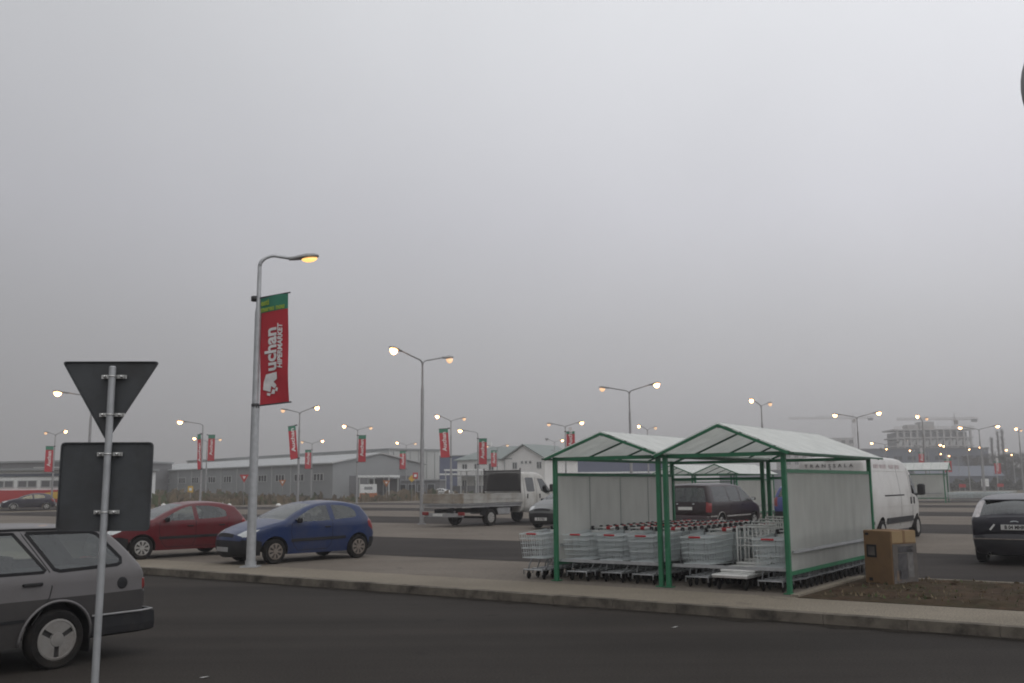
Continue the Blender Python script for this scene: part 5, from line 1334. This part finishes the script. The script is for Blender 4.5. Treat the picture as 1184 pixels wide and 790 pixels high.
    mb = MB(); mb.tube([(gx0+.1, -.32, .1), (gx0+.1, -.32, ev-.1)], .06, 6); mb.build('drain_pipe', M['clad'], r)
    mb = MB(); mb.box((W_-1.9, -.32, 2.65), (1.1, .1, .55)); mb.build('red_sign', M['storered'], r)
    mb = MB(); mb.box((3.6, -1.2, 3.0), (5.6, 2.2, .16)); mb.build('porch_roof', M['concrete_dark'], r)
    # roadside store at the left
    o = (-64.5, 106.0, 0.05); r = frame_thing('roadside_store', 'low white store with red front band, yellow swoosh and a row of windows', 'store', o, (1, -.08))
    mb = MB(); mb.box((11, 5, 1.9), (22, 10, 3.8)); mb.build('wall', M['white_plate'], r); mb = MB(); mb.box((11, 4.9, 3.9), (22.6, 10.8, .25)); rf = mb.build('roof', M['clad'], r)
    mb = MB(); mb.box((11, -.06, 3.3), (22, .1, .30)); mb.build('fascia', M['bluegrey'], r)
    windows(r, [(2.0+2.6*k, 2.35, 2.0, .7, 2) for k in range(8)], 0, M['clad_light'], M['concrete_dark'])
    mb = MB(); mb.box((9.0, -.12, 1.05), (18, .2, 1.3)); b = mb.build('front_board', M['storered'], r)
    mb = MB()
    mb.prism([(11.0, .75), (13.0, 1.15), (15.0, 1.45), (17.9, 1.62), (17.9, .85), (14.5, .72), (12.5, .55)], .04, ((0, -.24, 0), (1, 0, 0), (0, 0, 1), (0, -1, 0))); mb.build('swoosh', M['storeyellow'], b)
    text('lettering', 'Auchan', 1.0, M['bannerwhite'], b, (7.6, -.24, 1.05), (1, 0, 0), (0, 0, 1), bold=.03, ext=.01)
    mb = MB(); mb.prism([(.6*math.cos(2*math.pi*k/16), .6*math.sin(2*math.pi*k/16)) for k in range(16)], .06, ((4.0, -.15, 2.75), (1, 0, 0), (0, 0, 1), (0, -1, 0))); mb.build('round_sign', M['storeyellow'], r)
    o = (-112.0, 168.0, .3); r = frame_thing('grey_hall', 'grey flat hall far behind the red and white store', 'hall', o, (.95, -.31))
    mb = MB(); mb.box((24, 10, 2.9), (48, 20, 5.8)); mb.build('wall', M['concrete_dark'], r); mb = MB(); mb.box((24, 10, 5.95), (48.5, 20.5, .3)); mb.build('roof', M['clad'], r)
    windows(r, [(38+3.2*k, 4.6, 2.0, .9, 1) for k in range(3)], 0, M['clad_light'], M['white_plate'])
    # small boards and signs of the waste ground
    def board(x, y, w, h, z, lb, mat, mat2=None, h2=0):
        r = thing('info_board', lb, 'board', (x, y, gz(x, y)), R(-4)); mb = MB(); mb.box((0, 0, z+h/2), (w, .08, h)); mb.build('panel', mat, r)
        if mat2: mb = MB(); mb.box((0, 0, z-h2/2-.01), (w*1.04, .09, h2)); mb.build('lower_panel', mat2, r)
        for s in (-1, 1): mb = MB(); mb.box((s*w*.4, .07, z/2+.2), (.06, .06, z+.4)); mb.build('post', M['galv_old'], r)
        return r
    b = board(-17.3, 117.0, 2.0, 1.05, 1.05, 'white board on an orange base in front of the warehouse gable', M['white_plate'], M['orange'], .75)
    mb = MB(); mb.box((0, -.045, 1.62), (1.0, .01, .35)); mb.build('board_print', M['clad'], b)
    board(92.5, 192, 1.4, 1.5, .9, 'small white board at the far right edge of the car park', M['white_plate'])
    board(77.0, 168, 1.1, .55, .9, 'small red board left of the far white board', M['storered']); board(88.5, 178, 1.1, .55, .9, 'small red board below the poplars', M['storered'])
    def yield_sign(px, d, lb, z, mat, kind):
        x = (px-592)/1120*d; r = thing('far_road_sign', lb, 'road sign', (x, d, gz(x, d))); mb = MB(); mb.tube([(0, 0, 0), (0, 0, z+.75)], .03, 6); mb.build('pole', M['galv_old'], r)
        mb = MB(); F = ((0, -.05, z), (1, 0, 0), (0, 0, 1), (0, 1, 0))
        if kind == 't': mb.prism([(-.45, .78), (.45, .78), (0, 0)], .02, F)
        elif kind == 'd': mb.prism([(0, 0), (.42, .42), (0, .84), (-.42, .42)], .02, F)
        else: mb.prism([(-.3, 0), (.3, 0), (.3, .7), (-.3, .7)], .02, F)
        p = mb.build('sign_plate', mat, r)
        mb = MB(); F = ((0, -.065, z), (1, 0, 0), (0, 0, 1), (0, -1, 0))
        if kind == 't': mb.prism([(-.16, .62), (.16, .62), (0, .34)], .01, F); mb.build('sign_centre', M['white_plate'], p)
        if kind == 's': mb.prism([(-.15, .2), (.15, .2), (.15, .5), (-.15, .5)], .01, F); mb.build('sign_centre', M['white_plate'], p)
    yield_sign(284, 96, 'small red triangular road sign just left of the near lamp post', 2.35, M['storered'], 't')
    yield_sign(328, 118, 'small faded red road sign right of the near lamp post', 1.9, M['orange'], 't')
    yield_sign(480, 112, 'small red square sign left of the tall double lamp', 2.7, M['storered'], 's')
    yield_sign(447, 116, 'small orange sign before the dark cabin', 1.75, M['orange'], 't')
    yield_sign(476, 113.5, 'yellow diamond road sign beside the red square sign', 2.3, M['storeyellow'], 'd')
    yield_sign(223, 108, 'small yellow sign in the weeds before the warehouse', 1.4, M['storeyellow'], 's')
    # far right: concrete shell
    o = (154.5, 392.0, 0); r = frame_thing('building_shell', 'unfinished concrete building shell of open storeys below the tower crane', 'building', o, (1, -.05))
    W_, D_, nf, fh = 30.0, 14.0, 7, 3.25
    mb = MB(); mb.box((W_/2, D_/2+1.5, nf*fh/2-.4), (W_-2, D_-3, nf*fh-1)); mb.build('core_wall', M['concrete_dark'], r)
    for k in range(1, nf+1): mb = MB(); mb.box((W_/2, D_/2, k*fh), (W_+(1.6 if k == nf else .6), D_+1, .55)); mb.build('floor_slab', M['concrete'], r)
    for i in range(12):
        mb = MB(); mb.box((.6+(W_-1.2)*i/11, .15, nf*fh/2), (.75, .7, nf*fh-.6)); mb.build('column', M['concrete'], r)
    for i in range(11):
        x = .6+(W_-1.2)*(i+.5)/11; mb = MB()
        for k in (3, 4, 5): mb.prism([(x-1.1, k*fh+.3), (x+.2, k*fh+.3), (x+1.1, k*fh+2.6), (x-.2, k*fh+2.6)], .2, ((0, .3, 0), (1, 0, 0), (0, 0, 1), (0, 1, 0)))
        mb.build('infill_panel', M['clad_light'], r)
    mb = MB()
    for i in range(30): mb.box((-.6+(W_+1.2)*i/29, -.4, nf*fh+.7), (.10, .10, 1.2))
    for z in (.8, 1.25): mb.box((W_/2, -.4, nf*fh+z), (W_+1.2, .08, .08))
    mb.build('scaffold', M['cranepaint'], r)
    mb = MB(); mb.box((W_*.28, D_/2, nf*fh+1.2), (4.5, 5, 2.2)); mb.box((W_*.47, D_/2, nf*fh+1.8), (5.5, 6, 3.2)); mb.build('roof_block', M['concrete'], r)
    def crane(px, d, h, jl, jr, lb):
        x = (px-592)/1120*d; r = thing('tower_crane', lb, 'tower crane', (x, d, 0)); mb = MB(); w = .75
        for sx in (-w, w):
            for sy in (-w, w): mb.box((sx, sy, h/2), (.11, .11, h))
        n = int(h/1.6)
        for k in range(n):
            s = 1 if k % 2 else -1
            for yy in (-w, w): mb.tube([(-w*s, yy, h*k/n), (w*s, yy, h*(k+1)/n)], .07, 4)
        mb.build('mast', M['cranepaint'], r); mb = MB()
        for (a, b) in ((-jl, jr),):
            for yy in (-.5, .5): mb.box(((a+b)/2, yy, h), (b-a, .10, .10))
            mb.box(((a+b)/2, 0, h+1.1), (b-a, .11, .11)); m = int((b-a)/1.3)
            for k in range(m):
                xx = a+(b-a)*k/m; x2 = a+(b-a)*(k+1)/m
                for yy in (-.5, .5): mb.tube([(xx, yy, h), ((xx+x2)/2, 0, h+1.1), (x2, yy, h)], .05, 4)
        mb.build('jib', M['cranepaint'], r)
        mb = MB(); mb.rbox((jr-2.0, 0, h-.4), (2.6, 1.2, 1.4), .1); mb.build('counterweight', M['concrete_dark'], r)
        mb = MB(); mb.rbox((.2, -1.2, h-1.3), (1.5, 1.3, 2.0), .1); mb.build('cab', M['cranepaint'], r)
        mb = MB(); mb.tube([(-.4, 0, h), (0, 0, h+3.6), (.4, 0, h)], .12, 4); mb.tube([(0, 0, h+3.6), (-jl*.6, 0, h+1.1)], .045, 4); mb.tube([(0, 0, h+3.6), (jr-2, 0, h+.6)], .045, 4); mb.build('tower_top', M['cranepaint'], r)
    crane(1102, 470, 31.6, 28, 11.5, 'tower crane rising behind the concrete building shell')
    crane(985, 560, 38.5, 37, 12, 'very faint tower crane above the far flats left of the concrete shell')
    # blue-grey block
    o = (106.0, 296.0, 0); r = frame_thing('office_block', 'wide blue grey block below the concrete shell', 'building', o, (1, -.08))
    mb = MB(); mb.box((18.5, 8, 5.8), (37, 16, 11.6)); mb.build('wall', M['bluegrey'], r); mb = MB(); mb.box((18.5, 8, 11.8), (37.5, 16.5, .4)); mb.build('roof', M['concrete_dark'], r)
    windows(r, [(2.5+4.0*i, 2.6+3.2*k, 2.4, 1.3, 2) for i in range(9) for k in range(3)], 0, M['bluegrey'], M['wdark'])
    o = (92.0, 222.0, 0); r = frame_thing('low_hall', 'low bluish hall with a sloping roof behind the distant shelter', 'hall', o, (1, -.15))
    gable_hall(r, 18, 12, 3.0, 5.2, M['bluegrey'], M['bluegrey'])
    # flats at the left of the shell
    o = (118.5, 424.0, 0); r = frame_thing('flats', 'faint stepped block of flats behind the right shelter roof', 'flats', o, (1, -.05))
    mb = MB(); mb.box((14, 6, 10.6), (31, 12, 21.2)); mb.build('wall', M['concrete'], r)
    mb = MB(); mb.box((8.5, 6, 22.3), (6.5, 8, 2.2)); mb.box((3, 6, 21.8), (5, 8, 1.2)); mb.build('roof_block', M['concrete_dark'], r)
    windows(r, [(1.2+3.4*i, 4.5+3.0*k, 1.6, 1.4, 2) for i in range(9) for k in range(6)], 0, M['concrete'], M['wdark'])
    # low far wall and hall row closing the view on the right
    o = (58, 262, 0); r = frame_thing('row_of_sheds', 'long row of dark low sheds at the far end of the car park', 'shed', o, (1, .02))
    mb = MB(); mb.box((60, 6, 2.6), (120, 12, 5.2)); mb.build('wall', M['bluegrey'], r); mb = MB(); mb.box((60, 6, 5.3), (120.5, 12.5, .25)); mb.build('roof', M['concrete_dark'], r)

# ------------------------------------------------------------------ trees
def tree(label, x, y, h, cw, kind, group='bare trees beyond the car park'):
    r = thing('poplar_tree' if kind == 'p' else 'bare_tree', label, 'tree', (x, y, ground_z(x, y)-.05), 0, group)
    mb = MB(); mb.tube([(0, 0, 0), (.1, 0, h*.3), (0, .05, h*.62), (.05, 0, h*.95)], [h*.022, h*.017, h*.010, h*.003], 7)
    cr = MB(); br = MB()
    nb = 34 if kind != 'p' else 46
    for k in range(nb):
        z0 = h*(.22+.72*(k+rnd.random())/nb); a = rnd.uniform(0, 6.28)
        if kind == 'p': ln = cw*.9*(.35+.65*math.sin(math.pi*min(1, (z0/h-.1)/.95))); up_ = 2.5*ln+.8
        else: ln = cw*(.35+.75*math.sin(math.pi*min(1, max(.05, (z0/h-.12)/.92))))*rnd.uniform(.65, 1.1); up_ = ln*rnd.uniform(.35, .9)
        p0 = Vector((0, 0, z0)); p2 = Vector((math.cos(a)*ln, math.sin(a)*ln, z0+up_)); p1 = p0.lerp(p2, .5)+Vector((rnd.uniform(-.2, .2), rnd.uniform(-.2, .2), -.1*ln))
        if p2.z > h*1.02: p2.z = h*rnd.uniform(.94, 1.02)
        br.tube([p0, p1, p2], [h*.006, h*.004, .008], 4, cap=False)
        for t in range(26 if kind != 'p' else 14):
            q = p0.lerp(p2, rnd.uniform(.25, 1.05)); d = Vector((rnd.gauss(0, 1), rnd.gauss(0, 1), rnd.uniform(-.2, 1.3))).normalized()*rnd.uniform(.4, 1.15)*(cw/3.5 if kind != 'p' else .5)
            w_ = d.cross(Vector((rnd.gauss(0, 1), rnd.gauss(0, 1), rnd.gauss(0, 1)))).normalized()*rnd.uniform(.02, .05)
            cr.add([q-w_, q+w_, q+d+w_*.3, q+d-w_*.3], [(0, 1, 2, 3)])
            e = q+d*.5; d2 = (d+Vector((rnd.gauss(0, .6), rnd.gauss(0, .6), rnd.gauss(0, .4))))*.55
            cr.add([e-w_*.8, e+w_*.8, e+d2], [(0, 1, 2)])
    tr = mb.build('trunk', M['bark'], r); br.build('limbs', M['bark'], r); cr.build('crown', M['needle'] if kind == 'd' else M['twig'], r)
def trees():
    for px, d, h, c, lb in ((1143, 300, 15.5, .5, 'leftmost and shortest of the three thin poplars'), (1150, 300, 17.5, .55, 'middle one of the three thin poplars'), (1155.5, 304, 18.2, .6, 'rightmost and tallest of the three thin poplars')):
        tree(lb, (px-592)/1120*d, d, h, c, 'p', 'thin poplars beyond the car park')
    T = [(1113, 262, 9.0, 2.6, 'b', 'bare tree at the right corner of the blue grey block'), (1124, 262, 8.2, 3.6, 'b', 'bare tree left of the white board, right of the blue grey block'), (1135, 250, 8.0, 3.4, 'b', 'bare tree left of the poplars'), (1146, 245, 8.6, 3.9, 'b', 'bare tree in front of the middle poplar'),
         (1157, 240, 8.2, 3.6, 'd', 'dark round tree just right of the poplars'), (1166, 246, 7.2, 3.5, 'b', 'low bare tree right of the dark round tree'), (1176, 238, 8.4, 3.8, 'd', 'dark tree near the right edge of the picture'), (1190, 240, 8.6, 4.0, 'b', 'bare tree cut off by the right edge')]
    for px, d, h, c, k, lb in T: tree(lb, (px-592)/1120*d, d, h, c, k)
    # hedge belt along the far end
    r = thing('hedge', 'dark scrubby hedge along the far right end of the car park', 'hedge', (0, 0, 0)); mb = MB()
    for _ in range(5200):
        px = rnd.uniform(1088, 1215); d = rnd.uniform(205, 212); x = (px-592)/1120*d; hh = 2.0+.35*math.sin(px*.16)+.4*math.sin(px*.43)
        p = Vector((x, d, max(.05, rnd.uniform(0, 1)**.8*hh))); a = Vector((rnd.gauss(0, 1), rnd.gauss(0, 1), rnd.gauss(0, 1))).normalized()*.35; b = a.cross(Vector((rnd.gauss(0, 1), rnd.gauss(0, 1), rnd.gauss(0, 1)))).normalized()*.16
        mb.add([p-a, p+b, p+a, p-b], [(0, 1, 2, 3)])
    mb.build('foliage', M['needle'], r)

# ------------------------------------------------------------------ put it together
HAZE = 0.0016
def main():
    mats(); setting()
    lamps(); road_sign()
    shelter('left green trolley shelter with a milky wall on its left side', -9.25, 14.45, 2.06, 4.65, apex=2.61, side='L')
    shelter('right green trolley shelter with a milky wall on its right side', -7.11, 14.42, 2.03, 4.65, side='R')
    shelter('distant trolley shelter behind the maroon minivan, left one of the pair', -21.6, 42.6, 2.1, 4.7, side='L', front_rail=False)
    shelter('distant trolley shelter behind the maroon minivan, right one of the pair', -19.4, 42.6, 2.1, 4.7, side='R', front_rail=False)
    shelter('distant white-roofed trolley shelter right of the white van', -20.2, 85.6, 2.1, 2.7, side='LR', front_rail=False, sc=1.25, rz=R(-84))
    carts(); cardboard_box()
    c = hatch('hatchback', 'blue three-door hatchback with dirty hubcaps behind the near lamp post', (.012, .028, .095), 3, '', dirt=.3, hub=HUB8D, platemat='galv_old'); place(c, -17.03, 15.66, HEAD_V+math.pi-R(9)); c.scale = (.91,)*3
    c = hatch('hatchback', 'dark red five-door hatchback partly hidden by the square sign plate', (.110, .010, .015), 5, 'B 61 DRL', dirt=.22); place(c, -20.81, 15.05, HEAD_V+math.pi-R(12)); c.scale = (.92, .92, .90)
    c = estate(); place(c, -10.24, 4.40, HEAD_V+math.pi-R(1), 0)
    c = rear_hatch(); place(c, -3.02, 23.35, HEAD_V); c.scale = (.93, .93, .92)
    c = panel_van(); place(c, -8.08, 29.42, HEAD_V); c.scale = (1, 1, .93)
    c = minivan(); place(c, -14.42, 33.3, HEAD_V); c.scale = (1, 1, .94)
    c = flatbed(); place(c, -25.12, 35.1, HEAD_V); c.scale = (1.03, 1, .95)
    c = hatch('hatchback', 'grey car facing the viewer in front of the flatbed truck, half hidden by the shelter', (.085, .09, .088), 5, 'B 10 VLS', hub=HUB5); place(c, -20.3, 32.95, HEAD_V+math.pi); c.scale = (1.06,)*3
    c = hatch('hatchback', 'blue car seen between the posts of the right shelter', (.045, .055, .20), 5, '', hub=HUB5, zs=1.12); place(c, -12.62, 38.2, HEAD_V)
    c = hatch('hatchback', 'dark car parked in front of the red and white store', (.020, .018, .032), 5, '', res=.12, hub=HUB5, detail=False); c.location = (-43.2, 87.5, .02); c.rotation_euler = (0, 0, R(206)); c.scale = (1.08, 1, 1)
    c = hatch('hatchback', 'small white car beyond the flatbed truck bed, below the canopy', (.62, .62, .60), 5, '', res=.12, hub=HUB5, detail=False); c.location = (-9.0, 128, ground_z(-9, 128)+.45); c.rotation_euler = (0, 0, R(-20)); c.scale = (.62, .8, .62)
    far_buildings(); trees()
    r = thing('round_sign', 'edge of a round sign plate reaching in at the top right corner', 'road sign', (2.283, 3.58, .0)); mb = MB(); mb.tube([(0, .03, 0), (0, .03, 3.6)], .027, 12); mb.build('pole', M['galv'], r)
    mb = MB(); mb.lathe([(0, -.012), (.285, -.012), (.30, -.006), (.30, .01), (.29, .012), (0, .010)], 48, 'Y', (0, -.012, 3.25)); mb.build('sign_plate', M['lamphead'], r)
    r = thing('brown_pillar', 'tall brown pillar at the right edge beyond the dark hatchback', 'pillar', (68.0, 128.0, LOT), R(-25)); mb = MB(); mb.rbox((0, 0, 1.75), (1.3, .5, 2.7), .05); mb.build('panel', M['card'], r); mb = MB(); mb.box((0, 0, .2), (1.34, .54, .4)); mb.build('base', M['trim'], r)
    # litter on the road and in the weeds
    for (px_, x, y, s, lb) in ((0, -2.9, 9.4, .05, 'white paper scrap on the dark road below the sidewalk'), (0, 1.98, 12.35, .045, 'small white scrap on the road near the kerb')):
        mb = MB(); mb.add([(x-s, y, .006), (x, y-s*.6, .012), (x+s, y, .02), (x+.2*s, y+s, .008)], [(0, 1, 2, 3)]); o = mb.build('paper_scrap', M['litter']); tag(o, lb, 'litter')
    for (px, d, z, s, lb) in ((193, 92, .2, .28, 'white rubble lump in the weeds beside the square sign plate'), (259, 98, .25, .25, 'pale bag in the weeds right of the small yellow sign'), (268, 92, .2, .22, 'pale lump in the weeds left of the red triangular sign'), (324, 92, .1, .30, 'pale heap in the weeds right of the near lamp post')):
        x = (px-592)/1120*d; mb = MB(); vs = []; n = 9
        mb.lathe([(0, s*.8), (s*.5, s*.65), (s*.8, s*.3), (s*.9, 0)], 9, 'Z', (x, d, z)); o = mb.build('rubble_lump', M['litter']); tag(o, lb, 'rubble')
    # camera
    cam = bpy.data.cameras.new('camera'); co = bpy.data.objects.new('camera', cam); COL.objects.link(co)
    cam.sensor_width = 36; cam.lens = 36*1120/1184; cam.clip_end = 4000; cam.clip_start = .05
    th = math.atan((562-395)/1120); ro = R(.5)
    f = Vector((0, math.cos(th), math.sin(th))); r0 = Vector((1, 0, 0)); u0 = Vector((0, -math.sin(th), math.cos(th)))
    r = r0*math.cos(ro)-u0*math.sin(ro); u = r0*math.sin(ro)+u0*math.cos(ro)
    mt = Matrix((r, u, -f)).transposed().to_4x4(); mt.translation = (0, 0, 1.75); co.matrix_world = mt
    SC.camera = co
    # overcast dusk sky
    w = bpy.data.worlds.new('World'); SC.world = w; w.use_nodes = True; n, l = w.node_tree.nodes, w.node_tree.links
    bg = n['Background']; bg.inputs['Strength'].default_value = .1
    sky = n.new('ShaderNodeTexSky'); sky.sky_type = 'NISHITA'; sky.sun_disc = False; sky.sun_elevation = R(50); sky.sun_rotation = R(160); sky.dust_density = 6; sky.air_density = 1.0
    hs = n.new('ShaderNodeHueSaturation'); hs.inputs['Saturation'].default_value = .15; l.new(sky.outputs[0], hs.inputs['Color'])
    tc = n.new('ShaderNodeTexCoord'); sp = n.new('ShaderNodeSeparateXYZ'); l.new(tc.outputs['Generated'], sp.inputs[0])
    cr = n.new('ShaderNodeValToRGB'); E = cr.color_ramp.elements
    E[0].position = 0; E[0].color = (.43, .424, .438, 1); E[1].position = 1; E[1].color = (.795, .807, .83, 1)
    for p, c_ in ((.06, (.468, .463, .480, 1)), (.15, (.516, .516, .538, 1)), (.27, (.625, .628, .672, 1)), (.47, (.76, .772, .805, 1)), (.70, (.795, .807, .83, 1))):
        e = E.new(p); e.color = c_
    l.new(sp.outputs['Z'], cr.inputs[0])
    # soft cloud mottling
    no = n.new('ShaderNodeTexNoise'); no.inputs['Scale'].default_value = 1.6; no.inputs['Detail'].default_value = 4; l.new(tc.outputs['Generated'], no.inputs['Vector'])
    mr = n.new('ShaderNodeMapRange'); mr.inputs['From Min'].default_value = .3; mr.inputs['From Max'].default_value = .7; mr.inputs['To Min'].default_value = 9.3; mr.inputs['To Max'].default_value = 10.7; l.new(no.outputs['Fac'], mr.inputs[0])
    # the cloud is thinner and brighter towards +x
    ax = n.new('ShaderNodeMapRange'); ax.inputs['From Min'].default_value = -1; ax.inputs['From Max'].default_value = 1; ax.inputs['To Min'].default_value = .52; ax.inputs['To Max'].default_value = 1.48; l.new(sp.outputs['X'], ax.inputs[0])
    ml = n.new('ShaderNodeMath'); ml.operation = 'MULTIPLY'; l.new(mr.outputs[0], ml.inputs[0]); l.new(ax.outputs[0], ml.inputs[1])
    vm = n.new('ShaderNodeVectorMath'); vm.operation = 'SCALE'; l.new(cr.outputs[0], vm.inputs[0]); l.new(ml.outputs[0], vm.inputs['Scale'])
    mx = n.new('ShaderNodeMixRGB'); mx.inputs['Fac'].default_value = .93; l.new(hs.outputs[0], mx.inputs['Color1']); l.new(vm.outputs[0], mx.inputs['Color2']); l.new(mx.outputs[0], bg.inputs['Color'])
    s = bpy.data.lights.new('sun', 'SUN'); so = bpy.data.objects.new('sun', s); COL.objects.link(so); s.energy = .5; s.angle = R(60); s.color = (1, .97, .93); so.rotation_euler = (R(40), 0, R(20))
    vs = SC.view_settings; vs.view_transform = 'Standard'; vs.look = 'None'; vs.exposure = 0; vs.gamma = 1
    cy = SC.cycles; cy.use_denoising = True; cy.max_bounces = 8; cy.volume_bounces = 2; cy.transparent_max_bounces = 24; cy.filter_width = 1.9; cy.sample_clamp_indirect = 4; cy.caustics_reflective = False; cy.caustics_refractive = False
main()
